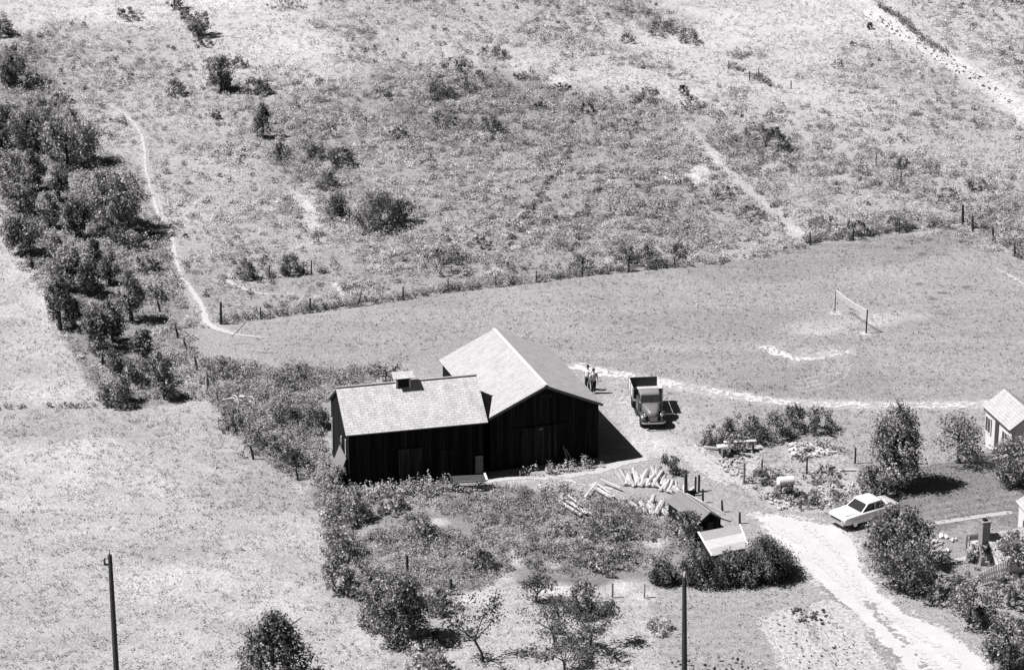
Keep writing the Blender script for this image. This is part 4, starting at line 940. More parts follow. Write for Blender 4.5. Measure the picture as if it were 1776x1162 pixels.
# house with chimney: only the left end of its roof shows
a, b = P(1712, 923, 1.9), P(1790, 911, 1.9); uu = (b - a)[:2]; uu /= np.linalg.norm(uu); rzh = math.atan2(uu[1], uu[0])
e = empty('chimney_house', (a[0], a[1], 0), rzh, label='house with pale shingle roof and end chimney, mostly behind trees', cat='house')
mb = MB(); L_ = 9.0; wdh = 2.0
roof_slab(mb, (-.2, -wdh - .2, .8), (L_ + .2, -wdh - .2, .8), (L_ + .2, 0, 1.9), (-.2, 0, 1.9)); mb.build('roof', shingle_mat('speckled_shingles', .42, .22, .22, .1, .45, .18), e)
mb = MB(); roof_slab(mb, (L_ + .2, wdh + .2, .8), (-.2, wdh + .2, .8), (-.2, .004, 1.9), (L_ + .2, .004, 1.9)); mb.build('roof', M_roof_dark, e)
mb = MB(); prof = [(-wdh, -.2), (wdh, -.2), (wdh, .82), (0, 1.8), (-wdh, .82)]; mb.prism(prof, 0, L_); mb.build('wall', M_whitewall, e)
mb = MB(); mb.box((-.32, -.25, 1.2), (.5, .5, 3.1)); mb.box((-.32, -.25, 2.78), (.58, .58, .1)); ch = mb.build('chimney', mat('chimney_brick', .24, noise=.35, nscale=8), e)
mb = MB(); mb.box((-.32, -.25, 2.88), (.26, .26, .12)); mb.build('flue', M_dark, ch)

# ================================================================== FENCES, POSTS, POLES
def fence(name, label, posts, wires=2, rpost=.07, m=None, wire_r=.012, thick=None):
    """posts: (top px, bottom px) pairs or (x, ytop, ybottom)"""
    b0 = posts[0]; e = empty(name, V(b0[2], b0[3]), label=label, cat='fence'); tops = []
    for i, (xt, yt, xb, yb) in enumerate(posts):
        base = V(xb, yb); tp_ = PY(xt, yt, base.y); h = tp_[2]; lx_ = tp_[0] - base.x
        rr = rpost * (thick.get(i, 1) if thick else 1)
        mb = MB(); mb.tube([base - e.location + Vector((0, 0, -.15)), base - e.location + Vector((lx_ * .5, 0, h * .5)), base - e.location + Vector((lx_, random.uniform(-.05, .05), h))], [rr * 1.1, rr, rr * .85], 7)
        mb.build('post', m or M_post, e); tops.append((base - e.location, Vector((lx_, 0, h))))
    for k in range(wires):
        f = (.9, .5, .25)[k]; mb = MB()
        for (a, ha), (b, hb) in zip(tops[:-1], tops[1:]):
            p, q_ = a + ha * f, b + hb * f; mb.tube([p, p.lerp(q_, .5) - Vector((0, 0, .03)), q_], wire_r, 4, cap=False)
        mb.build('wire', M_wire, e)
    return e
fence('wire_fence', 'line of dark leaning posts along the left side of the overgrown strip',
      [(272, 516, 278, 539), (304, 562, 309, 585), (319, 587, 323, 607), (338, 618, 342, 641), (360, 650, 361, 674), (376, 680, 381, 702), (388, 705, 392, 722), (404, 722, 408, 747), (434, 772, 440, 795), (513, 812, 517, 832)], 1, .08)
lf = fence('wire_fence', 'long low wire fence above the lawn with a thick dark end post',
      [(383, 524, 383, 562), (452, 532, 452, 553), (538, 517, 538, 541), (627, 508, 620, 530), (699, 497, 699, 519), (777, 482, 777, 507), (860, 478, 860, 497), (930, 470, 930, 488), (1010, 462, 1010, 478), (1090, 452, 1090, 470), (1170, 445, 1170, 462)],
      2, .045, thick={0: 2.1, 2: 1.5, 4: 1.3})
mb = MB(); b0 = lf.location; mb.beam(V(384, 562, 1.0) - b0, V(425, 557, .05) - b0, .035, .035); mb.build('brace', M_post, lf)
rf = fence('wire_fence', 'wire fence at the far right corner of the lawn with tall braced post',
      [(1405, 402, 1405, 425), (1480, 396, 1480, 415), (1560, 382, 1560, 404), (1670, 355, 1670, 390), (1687, 374, 1687, 401), (1722, 394, 1722, 419), (1760, 422, 1760, 444), (1786, 440, 1786, 464)], 2, .05, thick={3: 2.2, 4: 1.6, 5: 1.7, 6: 1.7})
mb = MB(); mb.beam(V(1668, 389, .95) - rf.location, V(1645, 392, .05) - rf.location, .1, .08); mb.build('brace', M_plank, rf)
fence('wire_fence', 'short fence remnant with two thin posts above the long fence', [(467, 460, 467, 482), (540, 452, 540, 474)], 0, .055)
fence('stake_fence', 'row of thin old stakes high on the right hillside', [(1264, 106, 1264, 120), (1300, 124, 1300, 139), (1316, 118, 1316, 132), (1372, 140, 1372, 154)], 0, .05)
fence('stake_fence', 'two slim stakes on the far right slope', [(1520, 268, 1519, 284), (1563, 298, 1563, 312)], 0, .05)
fence('gate_fence', 'dark posts along the far side of the drive entrance', [(1322, 798, 1321, 824), (1400, 794, 1399, 820), (1484, 776, 1483, 802)], 1, .06)
# rail fence beside the small shed
rl = fence('rail_fence', 'rail fence with one pale top rail behind the small dark shed', [(1189.5, 821, 1189.5, 858), (1219, 848, 1219, 870), (1252, 868, 1253, 886), (1283, 888, 1283, 906)], 0, .07, thick={0: 1.6})
mb = MB(); o_ = rl.location
mb.beam(V(1190, 856, .98) - o_, V(1219, 871, .92) - o_, .10, .09); mb.beam(V(1219, 871, .92) - o_, V(1258, 891, .45) - o_, .10, .09); mb.build('rail', M_plank, rl)
mb = MB()
for z in (.65, .4, .2): mb.beam(V(1190, 857, z + .1) - o_, V(1222, 873, z) - o_, .05, .08)
mb.build('rail', M_post, rl)
mb = MB(); mb.box(V(1198, 862, .5) - o_, (.55, .06, .9)); mb.build('board_panel', M_barnwall, rl)
for x, yt, yb, r_ in ((1206, 826, 852, .07), (1212, 823, 850, .08)):
    b = V(x, yb); h = (yb - yt) / PPM(x, yb) / math.cos(PITCH); mb = MB(); mb.tube([(0, 0, -.1), (0, 0, h)], [r_, r_ * .9], 8); o = mb.build('gate_post', M_post, loc=b)
    tag(o, 'dark gate post right behind the rail fence, ' + ('left one of the pair' if x < 1210 else 'right one of the pair'), 'post', 'pair of posts behind the rail fence')
def post(name, x, yt, yb, r_, m, label):
    b = V(x, yb); h = (yb - yt) / PPM(x, yb) / math.cos(PITCH); mb = MB(); mb.tube([(0, 0, -.1), (.01, 0, h * .5), (0, 0, h)], [r_, r_, r_ * .92], 9); return tag(mb.build(name, m, loc=b), label, 'post')
post('wooden_post', 1290, 802, 838, .075, M_postl, 'tall pale grey post standing on the dirt of the drive entrance')
post('wooden_post', 1062, 1010, 1034, .06, M_postl, 'grey post at the top of the lower lawn')
post('wooden_post', 1117, 1010, 1034, .07, M_plank, 'pale post left of the round hedge bushes')
post('wooden_post', 706, 962, 990, .09, M_post, 'dark stake in the yard weeds above the tallest yard tree')
post('wooden_post', 782, 1003, 1030, .09, M_post, 'dark stake at the edge of the yard left of the lawn')
# utility poles
def pole(xt, yt, xb, yb, label, arm, hgt):
    base = V(xb, yb); tp_ = PY(xt, yt, base.y); h = tp_[2]
    e = empty('utility_pole', base, label=label, cat='utility pole'); lx_ = tp_[0] - base.x
    mb = MB(); mb.tube([(0, 0, -.3), (lx_ * .5, 0, h * .5), (lx_, 0, h)], [.17, .145, .115], 10); mb.build('shaft', mat('pole_wood', .05, noise=.3, nscale=5), e)
    if arm == 'left':
        mb = MB(); mb.box((lx_ - .22, -.02, h - .55), (.28, .09, .09)); mb.build('bracket', M_post, e)
        mb = MB(); mb.tube([(lx_ - .3, 0, h - .5), (lx_ - .3, 0, h - .2)], [.07, .04], 8); mb.build('insulator', mat('insulator', .08), e)
        mb = MB(); mb.tube([(lx_ + .0, 0, h - .02), (lx_ + .0, 0, h + .3)], [.03, .02], 6); mb.build('pin', M_post, e)
    else:
        mb = MB(); mb.tube([(lx_ - .15, 0, h + .2), (lx_, 0, h - .05), (lx_ + .12, 0, h + .1)], .035, 6); mb.build('bracket', M_plank, e)
        mb = MB(); mb.tube([(lx_, 0, h + .0), (lx_, 0, h + .28)], [.06, .045], 8); mb.build('insulator', M_white, e)
        mb = MB(); mb.tube([(lx_ + .1, -.05, h), (lx_ + .28, -.1, h - .9), (lx_ + .34, -.1, h - 1.3)], .022, 5); mb.build('service_wire', M_plank, e)
    return e
pole(190.5, 962, 204.5, 1210, 'tall dark utility pole standing in the left meadow, cut by the bottom edge', 'left', None)
pole(1187, 1000, 1187, 1188, 'utility pole with pale top fittings on the lower lawn', 'right', None)

# badminton net
nb, nf = V(1448, 541), V(1502, 577); e = empty('net', nb, label='sagging pale net strung between two thin posts on the lawn', cat='net')
d = nf - nb; h = 1.74
for p, r_, lab in ((Vector((0, 0, 0)), .03, 1), (d, .055, 2)):
    mb = MB(); mb.tube([p + Vector((0, 0, -.1)), p + Vector((.03 if lab == 2 else 0, 0, h))], [r_, r_ * .9], 7); mb.build('post', M_post, e)
def net_mat():
    m = bpy.data.materials.new('netting'); m.use_nodes = True; nt = m.node_tree; b = nt.nodes['Principled BSDF']; b.inputs['Base Color'].default_value = grey(.5)
    uv = nt.nodes.new('ShaderNodeUVMap'); br = nt.nodes.new('ShaderNodeTexBrick'); br.offset = 0; br.inputs['Scale'].default_value = 1; br.inputs['Brick Width'].default_value = .06; br.inputs['Row Height'].default_value = .06; br.inputs['Mortar Size'].default_value = .006
    nt.links.new(uv.outputs[0], br.inputs['Vector']); nt.links.new(br.outputs['Fac'], b.inputs['Alpha']); return m
mb = MB(); n = 16
top = [nb * 0 + d * (i / n) + Vector((0, 0, h - .03 - .12 * math.sin(math.pi * i / n))) for i in range(n + 1)]
for i in range(n):
    a, b = top[i], top[i + 1]; dn = Vector((0, 0, -.42 - .05 * math.sin(i)))
    L_ = d.length / n
    mb.add([a, b, b + dn, a + dn], [(0, 1, 2, 3)], [[(i * L_, 0), ((i + 1) * L_, 0), ((i + 1) * L_, .5), (i * L_, .5)]])
mb.build('netting', net_mat(), e)
mb = MB(); mb.tube(top, .022, 5); mb.build('top_cord', M_white, e)
mb = MB(); mb.tube([nb * 0 + Vector((0, 0, h)), V(1440, 560) - nb], .006, 4); mb.build('guy_rope', M_white, e)

# picket fence
fp = [V(1700, 1014), V(1745, 1000)]; e = empty('picket_fence', fp[0], label='short white picket fence between the garden trees', cat='fence'); d = fp[1] - fp[0]
for i in range(16):
    p = d * (i / 15); mb = MB(); hh = .8 + .35 * (i / 15); mb.box(p + Vector((0, 0, hh / 2)), (.09, .03, hh), math.atan2(d.y, d.x)); mb.build('picket', M_white, e)
for z in (.25, .6):
    mb = MB(); mb.beam(Vector((0, .04, z)), d + Vector((0, .04, z)), .03, .08); mb.build('rail', M_white, e)
mb = MB(); mb.box(d + Vector((.1, 0, .65)), (.14, .14, 1.3)); mb.build('post', M_white, e)
fp = [V(1676, 952), V(1700, 944)]; e = empty('picket_fence', fp[0], label='few grey pickets at the foot of the brick chimney', cat='fence'); d = fp[1] - fp[0]
for i in range(5):
    mb = MB(); mb.box(d * (i / 4) + Vector((0, 0, .4)), (.09, .03, .9), .3); mb.build('picket', M_postl, e)

# ================================================================== TRUCK
def wheel(parent, x, y, r_, wd, rim=M_chrome, name='wheel'):
    mb = MB(); n = 20
    def disc(rr, x0, x1): 
        return [[(x0, y + rr * math.cos(2 * math.pi * k / n), r_ + rr * math.sin(2 * math.pi * k / n)) for k in range(n)], [(x1, y + rr * math.cos(2 * math.pi * k / n), r_ + rr * math.sin(2 * math.pi * k / n)) for k in range(n)]]
    mb.loft([disc(r_ * .93, x - wd / 2, 0)[0], disc(r_, x - wd / 2 + .03, 0)[0], disc(r_, x + wd / 2 - .03, 0)[0], disc(r_ * .93, x + wd / 2, 0)[0]])
    wo = mb.build(name, M_tyre, parent, smooth=False)
    mb = MB(); s = 1 if x > 0 else -1; mb.loft(disc(r_ * .55, x + s * (wd / 2 - .03), x + s * (wd / 2 + .015))); mb.build('rim', rim, wo)
tf, tr = V(1134, 747), V(1117, 701)              # under the front bumper, under the tailgate
hd = (tf - tr); TL = hd.length; print('truck length', TL)
# local frame: +y forward
rzt = math.atan2(hd.y, hd.x) - math.pi / 2
TLn = 5.2
truck = empty('truck', (tf - hd.normalized() * TLn / 2), rzt, label='old dark rounded pickup truck with pale slatted cargo bed by the barn', cat='truck')
M_tr = mat('truck_paint', .06, rough=.35, spec=.5); M_trd = mat('truck_dark', .03, rough=.5)
M_bed = mat('bed_slats', .5, noise=.15, nscale=8)
yb0, yb1 = -2.6, -.35                               # bed
mb = MB(); mb.box((0, (yb0 + yb1) / 2, 1.0), (1.86, yb1 - yb0, .1)); mb.build('bed_floor', mat('bed_floor', .42, noise=.2), truck)
for sx in (-1, 1):
    mb = MB()
    for k in range(4): mb.box((sx * .97, (yb0 + yb1) / 2, 1.14 + k * .19), (.04, yb1 - yb0, .14))
    mb.build('side_boards', M_bed, truck)
    for yy in (yb0 + .1, (yb0 + yb1) / 2, yb1 - .1):
        mb = MB(); mb.box((sx * 1.01, yy, 1.4), (.045, .09, .95)); mb.build('stake', M_bed, truck)
mb = MB(); mb.box((0, yb0 - .03, 1.38), (1.88, .05, .68)); mb.build('tailgate', M_trd, truck)
mb = MB(); mb.box((0, yb1 + .0, 1.4), (1.88, .05, .75)); mb.build('headboard', M_trd, truck)
for sx in (-.4, .4):
    mb = MB(); mb.box((sx, -.6, .78), (.1, 4.0, .16)); mb.build('chassis_rail', M_trd, truck)
# cab: rounded lofted body
def rrect(x, y, z0, z1, hw, n=3, rc=.12, y_is=True):
    pts = []
    for cx, cz, a0 in ((hw - rc, z0 + rc, -90), (hw - rc, z1 - rc, 0), (-hw + rc, z1 - rc, 90), (-hw + rc, z0 + rc, 180)):
        for k in range(n + 1):
            a = R(a0 + 90 * k / n); pts.append((cx + rc * math.cos(a), y, cz + rc * math.sin(a)))
    return pts
mb = MB(); mb.loft([rrect(0, -.28, .6, 1.42, .74), rrect(0, -.2, .55, 1.46, .8), rrect(0, .9, .55, 1.42, .8), rrect(0, 1.05, .6, 1.36, .74)]); mb.build('cab', M_tr, truck, smooth=True)
mb = MB(); mb.loft([rrect(0, -.2, 1.3, 1.84, .62), rrect(0, -.1, 1.3, 1.93, .68), rrect(0, .5, 1.3, 1.93, .68), rrect(0, .68, 1.3, 1.8, .64)]); mb.build('cab_roof', mat('cab_roof_paint', .2, rough=.45), truck, smooth=True)
mb = MB(); mb.add([(-.58, .71, 1.78), (.58, .71, 1.78), (.66, 1.03, 1.36), (-.66, 1.03, 1.36), (-.58, .66, 1.76), (.58, .66, 1.76), (.66, .95, 1.33), (-.66, .95, 1.33)], [(0, 1, 2, 3), (7, 6, 5, 4), (0, 4, 5, 1), (1, 5, 6, 2), (2, 6, 7, 3), (3, 7, 4, 0)]); ws = mb.build('windshield', M_glass, truck)
mb = MB(); mb.beam((0, .735, 1.78), (0, 1.05, 1.36), .04, .03); mb.build('divider', M_trd, ws)
for sx in (-1, 1):
    mb = MB(); mb.box((sx * .695, .25, 1.62), (.03, .6, .34)); mb.build('side_window', M_glass, truck)
    mb = MB(); mb.box((sx * .81, .4, 1.0), (.03, .95, .75)); dd = mb.build('door', M_tr, truck, bevel=.01)
    mb = MB(); mb.box((sx * .84, .05, 1.12), (.03, .14, .03)); mb.build('handle', M_chrome, dd)
    mb = MB(); mb.tube([(sx * .8, .9, 1.5), (sx * 1.05, .95, 1.55)], .015, 5); mb.box((sx * 1.08, .95, 1.56), (.16, .03, .14)); mb.build('mirror', M_chrome, truck)
mb = MB(); mb.loft([rrect(0, 1.02, .6, 1.36, .62, rc=.2), rrect(0, 1.6, .6, 1.33, .5, rc=.2), rrect(0, 2.2, .6, 1.2, .34, rc=.17), rrect(0, 2.36, .62, 1.08, .2, rc=.12)]); mb.build('hood', mat('hood_paint', .15, rough=.4, spec=.5), truck, smooth=True)
mb = MB(); mb.loft([rrect(0, 2.2, .55, .98, .42, rc=.1), rrect(0, 2.42, .55, .92, .3, rc=.1)]); gr = mb.build('grille', M_trd, truck)
mb = MB()
for k in range(4): mb.box((0, 2.43, .62 + k * .08), (.5, .02, .02))
mb.build('grille_bars', M_chrome, gr)
for sx in (-1, 1):                                   # round front fenders
    mb = MB(); secs = []
    for k in range(9):
        a = math.pi * (k / 8); yy = 1.75 - .62 * math.cos(a); zz = .46 + .52 * math.sin(a)
        secs.append([(sx * xo, yy if j < 2 else 1.75 - .56 * math.cos(a), zz if j < 2 else .46 + .46 * math.sin(a)) for j, xo in enumerate((.34, .84, .84, .34))])
    mb.loft(secs); mb.build('front_fender', M_tr, truck, smooth=True)
    mb = MB(); mb.tube([(sx * .55, 2.1, .98), (sx * .55, 2.3, .98), (sx * .55, 2.33, .98)], [.07, .12, .10], 12); mb.build('headlight', M_chrome, truck, smooth=True)
    wheel(truck, sx * .7, 1.75, .38, .2, rim=M_tyre); wheel(truck, sx * .76, -1.7, .4, .26, rim=M_tyre)
    mb = MB(); mb.box((sx * .84, .55, .52), (.26, 1.2, .05)); mb.build('running_board', M_trd, truck)
    mb = MB(); mb.prism([(-2.2, .75), (-2.0, .93), (-1.4, .93), (-1.2, .75), (-1.25, .75), (-1.42, .89), (-1.98, .89), (-2.15, .75)], sx * .6, sx * .93); mb.build('rear_fender', M_trd, truck)
mb = MB(); mb.tube([(-.78, 2.42, .5), (-.6, 2.56, .5), (.6, 2.56, .5), (.78, 2.42, .5)], .055, 8); mb.build('bumper', mat('bumper', .35, rough=.4, metal=.5), truck)

# ================================================================== CAR
cf, cr = V(1450, 914), V(1542, 887); hd = (cr - cf); CL = 4.4
rzc = math.atan2(-hd.y, -hd.x) - math.pi / 2
car = empty('car', cf + hd.normalized() * CL / 2, rzc, label='white long hooded sedan parked by the drive, rear hidden by a tree', cat='car')
car.scale = (.93, .94, .93)
M_car = mat('white_car_paint', .68, rough=.3, spec=.5)
mb = MB(); S_ = []
for y, hw, z0, z1, rc in ((-2.35, .72, .42, .78, .1), (-2.28, .84, .34, .88, .1), (-1.4, .9, .28, .93, .09), (0, .92, .26, .93, .09), (1.1, .91, .28, .92, .09), (2.1, .88, .34, .88, .09), (2.3, .84, .4, .82, .1), (2.36, .74, .45, .74, .1)):
    S_.append(rrect(0, y, z0, z1, hw, rc=rc))
mb.loft(S_); mb.build('body', M_car, car, smooth=True)
mb = MB(); mb.loft([rrect(0, -1.35, .85, .95, .74, rc=.04), rrect(0, -.85, .85, 1.38, .64, rc=.06), rrect(0, .25, .85, 1.38, .64, rc=.06), rrect(0, .85, .85, .95, .76, rc=.04)]); mb.build('windows', M_glass, car)
mb = MB(); mb.loft([rrect(0, -.98, 1.34, 1.40, .60, rc=.03), rrect(0, -.8, 1.34, 1.45, .68, rc=.05), rrect(0, .2, 1.34, 1.45, .68, rc=.05), rrect(0, .34, 1.34, 1.39, .62, rc=.03)]); mb.build('roof', M_car, car, smooth=True)
for sx in (-1, 1):
    for (p, q_) in (((sx * .63, .26, 1.38), (sx * .75, .84, .92)), ((sx * .63, -.88, 1.38), (sx * .74, -1.36, .92)), ((sx * .655, -.3, 1.38), (sx * .745, -.28, .92))):
        mb = MB(); mb.beam(p, q_, .07, .06); mb.build('pillar', M_car, car)
    wheel(car, sx * .8, 1.45, .33, .18); wheel(car, sx * .8, -1.4, .33, .18)
    mb = MB(); mb.tube([(sx * .66, 2.28, .66), (sx * .66, 2.4, .66)], [.1, .09], 12); mb.build('headlight', M_chrome, car)
    mb = MB(); mb.box((sx * .66, -2.37, .64), (.2, .05, .14)); mb.build('tail_light', mat('tail_light', .08), car)
    mb = MB(); mb.box((sx * .935, -.2, .62), (.02, 3.9, .03)); mb.build('side_trim', M_chrome, car)
for y in (2.42, -2.42):
    mb = MB(); mb.box((0, y, .46), (1.76, .1, .13)); mb.build('bumper', M_chrome, car, bevel=.03)
mb = MB(); mb.box((0, 2.37, .64), (1.05, .03, .14)); mb.build('grille', M_trd, car)
mb = MB(); mb.box((0, 1.5, .935), (1.2, 1.15, .02)); mb.build('hood', M_car, car, bevel=.008)

# ================================================================== YARD THINGS
# white tank on a stand
tb = V(1362, 856); e = empty('fuel_tank', tb, R(14), label='white cylindrical tank on thin legs among weeds by the drive', cat='tank')
mb = MB(); L_ = .98; mb.tube([(-L_ / 2 - .05, 0, .86), (-L_ / 2, 0, .86), (L_ / 2, 0, .86), (L_ / 2 + .05, 0, .86)], [.2, .31, .31, .2], 20); mb.build('drum', M_white, e, smooth=False)
for a in (-1, 1):
    for b in (-1, 1):
        mb = MB(); mb.beam((a * .35, b * .22, -.05), (a * .35, b * .2, .68), .05, .05); mb.build('leg', M_post, e)
mb = MB(); mb.beam((-.4, 0, .58), (.4, 0, .58), .5, .04); mb.build('cradle', M_post, e)
mb = MB(); mb.tube([(-L_ / 2 + .1, -.2, .62), (-L_ / 2 + .1, -.24, .3)], .025, 6); mb.build('hose', M_tyre, e)
# plank bench with clutter
bb = V(1280, 784); e = empty('plank_table', bb, R(6), label='long makeshift table of white planks in front of dark bushes', cat='table')
mb = MB(); mb.box((.15, .3, .62), (2.1, .3, .05)); mb.build('tabletop', M_plank, e)
mb = MB(); mb.box((-.85, -.1, .5), (1.1, .6, .06)); mb.build('tabletop', M_plank, e)
for a in (-1.2, -.4, .4, 1.0):
    mb = MB(); mb.box((a, .1, .25), (.08, .5, .55)); mb.build('leg', M_post, e)
o = MB(); o.box((0, 0, .28), (.42, .4, .58)); o = o.build('wooden_box', mat('box_wood', .13, noise=.3), loc=V(1257, 791), rz=.3); tag(o, 'upright grey box below the left end of the plank table', 'box')
o = MB(); o.beam((-.45, .1, .12), (.45, -.15, .14), .16, .12); tag(o.build('timber', M_plank, loc=V(1233, 779)), 'short white timber lying at the drive edge left of the plank table', 'timber')
o = MB(); o.beam((-.6, 0, .06), (.6, 0, .06), .16, .08); tag(o.build('timber', M_plank, loc=V(1436, 785)), 'long white timber lying on the grass right of the rubble', 'timber')
o = MB(); o.beam((-.5, 0, .06), (.5, 0.04, .06), .14, .08); tag(o.build('timber', M_plank, loc=V(1470, 817)), 'thin white timber on the grass left of the birch', 'timber')
# rubble
def rubble(name, poly, n, m, label, smin, smax, seed):
    rr = random.Random(seed); mb = MB(); ws = W(poly); xs = [p[0] for p in ws]; ys = [p[1] for p in ws]; k = 0
    while k < n:
        x, y = rr.uniform(min(xs), max(xs)), rr.uniform(min(ys), max(ys)); a, b = Qv(np.array([x]), np.array([y]))
        if not inpoly(a, b, poly)[0]: continue
        s = rr.uniform(smin, smax); Mx = Matrix.Rotation(rr.uniform(0, 3), 3, 'Z') @ Matrix.Rotation(rr.uniform(-.6, .6), 3, 'X') @ Matrix.Rotation(rr.uniform(-.5, .5), 3, 'Y')
        mb.box((x, y, s * .25), (s * rr.uniform(.6, 1.6), s * rr.uniform(.4, 1), s * rr.uniform(.3, .6)), M=Mx); k += 1
    return tag(mb.build(name, m, bevel=.02), label, 'rubble', kind='stuff')
rubble('rubble', [(1365, 772), (1440, 762), (1450, 785), (1400, 800), (1372, 795)], 110, M_plank, 'pale rubble and board scraps on the grass behind the tank', .1, .3, 5)
rubble('rubble', [(1318, 858), (1360, 846), (1400, 870), (1350, 885)], 90, M_plank, 'pale rubble heap in front of the white tank', .1, .28, 6)
rubble('rubble', [(1400, 845), (1480, 835), (1500, 860), (1420, 885)], 90, M_plank, 'scattered pale stones left of the white car', .06, .2, 7)
rubble('rubble', [(1230, 795), (1290, 795), (1290, 830), (1262, 822)], 60, M_dirt, 'stones along the drive edge below the plank table', .1, .25, 8)
rubble('rubble', [(930, 838), (1010, 835), (1020, 860), (930, 862)], 60, M_plank, 'board scraps scattered on the yard in front of the barn', .07, .22, 9)
rubble('stones', [(1495, 12), (1560, 45), (1660, 105), (1776, 185), (1776, 195), (1640, 115), (1540, 60)], 130, mat('dark_stone', .09, noise=.3), 'dark stones strewn along the stony track', .06, .2, 10)
rubble('stones', [(1600, 950), (1630, 930), (1660, 935), (1610, 1000)], 60, M_plank, 'white stones beside the tree at the garden edge', .1, .3, 12)
rubble('stones', [(1330, 1075), (1430, 1060), (1540, 1180), (1380, 1180)], 110, mat('dark_clod', .06), 'dark specks of soil and plants over the garden bed', .04, .12, 14)
rubble('stones', [(1370, 1052), (1440, 1060), (1440, 1085), (1380, 1078)], 40, mat('dark_clod', .05), 'dark clods on the garden bed', .08, .22, 13)

# woodpiles: split slabs leaning in a ragged row, twice
def slab_mesh(k, L_, wd):
    rr = random.Random(k); mb = MB(); n = 7
    pts = [(0, 0, 0), (rr.uniform(-.04, .04), 0, L_ * .5), (rr.uniform(-.06, .06), 0, L_)]
    mb.tube(pts, [wd * rr.uniform(.45, .6), wd * .55, wd * rr.uniform(.4, .55)], n)
    return mb
protos = []
def slabs(line, n, label, group, seed, lmin, lmax, wmin=.12, wmax=.22, lean=(.55, .95), spread=.5):
    rr = random.Random(seed)
    for k in range(n):
        f = (k + .5) / n + rr.uniform(-.3, .3) / n; a, b = line
        x = a[0] + (b[0] - a[0]) * f; y = a[1] + (b[1] - a[1]) * f; base = V(x, y + rr.uniform(-3, 3)); 
        if k < 4 or not protos:
            mb = slab_mesh(seed + k, 1.0, 1.0 * .18); o = mb.build('split_log', M_log); protos.append(o)
        else:
            o = rr.choice(protos).copy(); col.objects.link(o)
        o.location = base; o.rotation_euler = (-rr.uniform(*lean), rr.uniform(-spread, spread), rr.uniform(-.9, .9))
        L_ = rr.uniform(lmin, lmax); w_ = rr.uniform(wmin, wmax) / .18; o.scale = (w_, w_, L_)
        tag(o, label, 'log', group)
slabs([(1082, 842), (1150, 842)], 20, 'white split log leaning in the upper woodpile by the dark bush', 'white split logs of the upper woodpile', 300, .9, 1.4, .2, .42, (.85, 1.4), .5)
slabs([(1140, 850), (1190, 858)], 16, 'white log tumbled at the right end of the upper woodpile', 'tumbled logs at the right end of the upper woodpile', 330, .6, 1.0, .14, .26, (.6, 1.3), 1.2)
slabs([(1106, 888), (1160, 890)], 18, 'white split log leaning in the lower woodpile left of the dark roofed shed', 'white split logs of the lower woodpile', 360, .8, 1.25, .18, .38, (.85, 1.4), .5)
# long planks
for i, (a, b, wd, l) in enumerate([((966, 866), (1008, 893), .22, 'long white plank on the weeds, lowest of the parallel planks'), ((972, 861), (1018, 890), .24, 'long white plank, widest and middle of the parallel planks'), ((986, 862), (1026, 891), .1, 'thin white plank, uppermost of the parallel planks'),
                                   ((1032, 845), (1060, 862), .3, 'short broad white plank nearer the woodpile'), ((1036, 840), (1066, 861), .12, 'thin white plank beside the short broad one'), ((1042, 833), (1076, 846), .12, 'narrow plank pointing at the woodpile'),
                                   ((1014, 862), (1034, 836), .14, 'pale plank lying crosswise in front of the barn'), ((934, 848), (950, 842), .14, 'small white board on the yard track')]):
    mb = MB(); p = V(*a, .22); q_ = V(*b, .22); c = (p + q_) / 2; p = p + Vector((0, 0, .05 * (i % 3))); mb.beam(p - c, q_ - c, wd, .05)
    tag(mb.build('plank', M_plank, loc=c), l, 'plank')

# flat farm wagon by the wing
wb = V(812, 846); e = empty('farm_wagon', wb, R(7), label='low dark flat wagon with a white tipped end in front of the barn wing', cat='wagon')
mb = MB()
for k in range(5): mb.box((0, -.42 + k * .21, .62), (2.2, .19, .05))
mb.build('deck', mat('wagon_deck', .06, noise=.4, nscale=8), e)
mb = MB(); mb.beam((-1.05, -.53, .66), (.7, -.55, .68), .05, .06); mb.build('rail', M_postl, e)
mb = MB(); mb.beam((1.1, .5, .72), (1.15, -.5, .68), .12, .08); mb.build('end_board', M_white, e)
mb = MB(); mb.beam((-1.1, .5, .72), (-1.1, -.5, .68), .1, .08); mb.build('end_board', M_post, e)
for x in (-.8, .8):
    for y in (-.5, .5):
        mb = MB(); ring = [(x + .26 * math.cos(a), y, .27 + .26 * math.sin(a)) for a in np.linspace(0, 2 * math.pi, 15)]; mb.tube(ring, .03, 5, cap=False)
        for k in range(4): a = k * math.pi / 4; mb.beam((x + .25 * math.cos(a), y, .27 + .25 * math.sin(a)), (x - .25 * math.cos(a), y, .27 - .25 * math.sin(a)), .02, .02)
        mb.build('wheel', M_post, e)
# old hay rake in the weeds
wb = V(412, 706); e = empty('hay_rake', wb, R(-10), label='old pale two wheeled hay rake left in the weeds by the fence', cat='farm implement')
for x in (-.15, .95):
    mb = MB(); ring = [(x, .42 * math.cos(a), .42 + .42 * math.sin(a)) for a in np.linspace(0, 2 * math.pi, 19)]
    M3 = Matrix.Rotation(.9, 3, 'Z'); ring = [M3 @ (Vector(p) - Vector((x, 0, 0))) + Vector((x, 0, 0)) for p in ring]; mb.tube(ring, .035, 5, cap=False)
    for k in range(5):
        a = k * math.pi / 5; p = M3 @ Vector((0, .4 * math.cos(a), .4 * math.sin(a))) + Vector((x, 0, .42)); q_ = M3 @ Vector((0, -.4 * math.cos(a), -.4 * math.sin(a))) + Vector((x, 0, .42)); mb.beam(p, q_, .02, .02)
    mb.build('wheel', mat('old_metal', .5, rough=.6, noise=.3), e)
mb = MB(); mb.tube([(-.2, 0, .45), (1.0, 0, .45)], .05, 7); mb.build('axle', MATS['old_metal'], e)
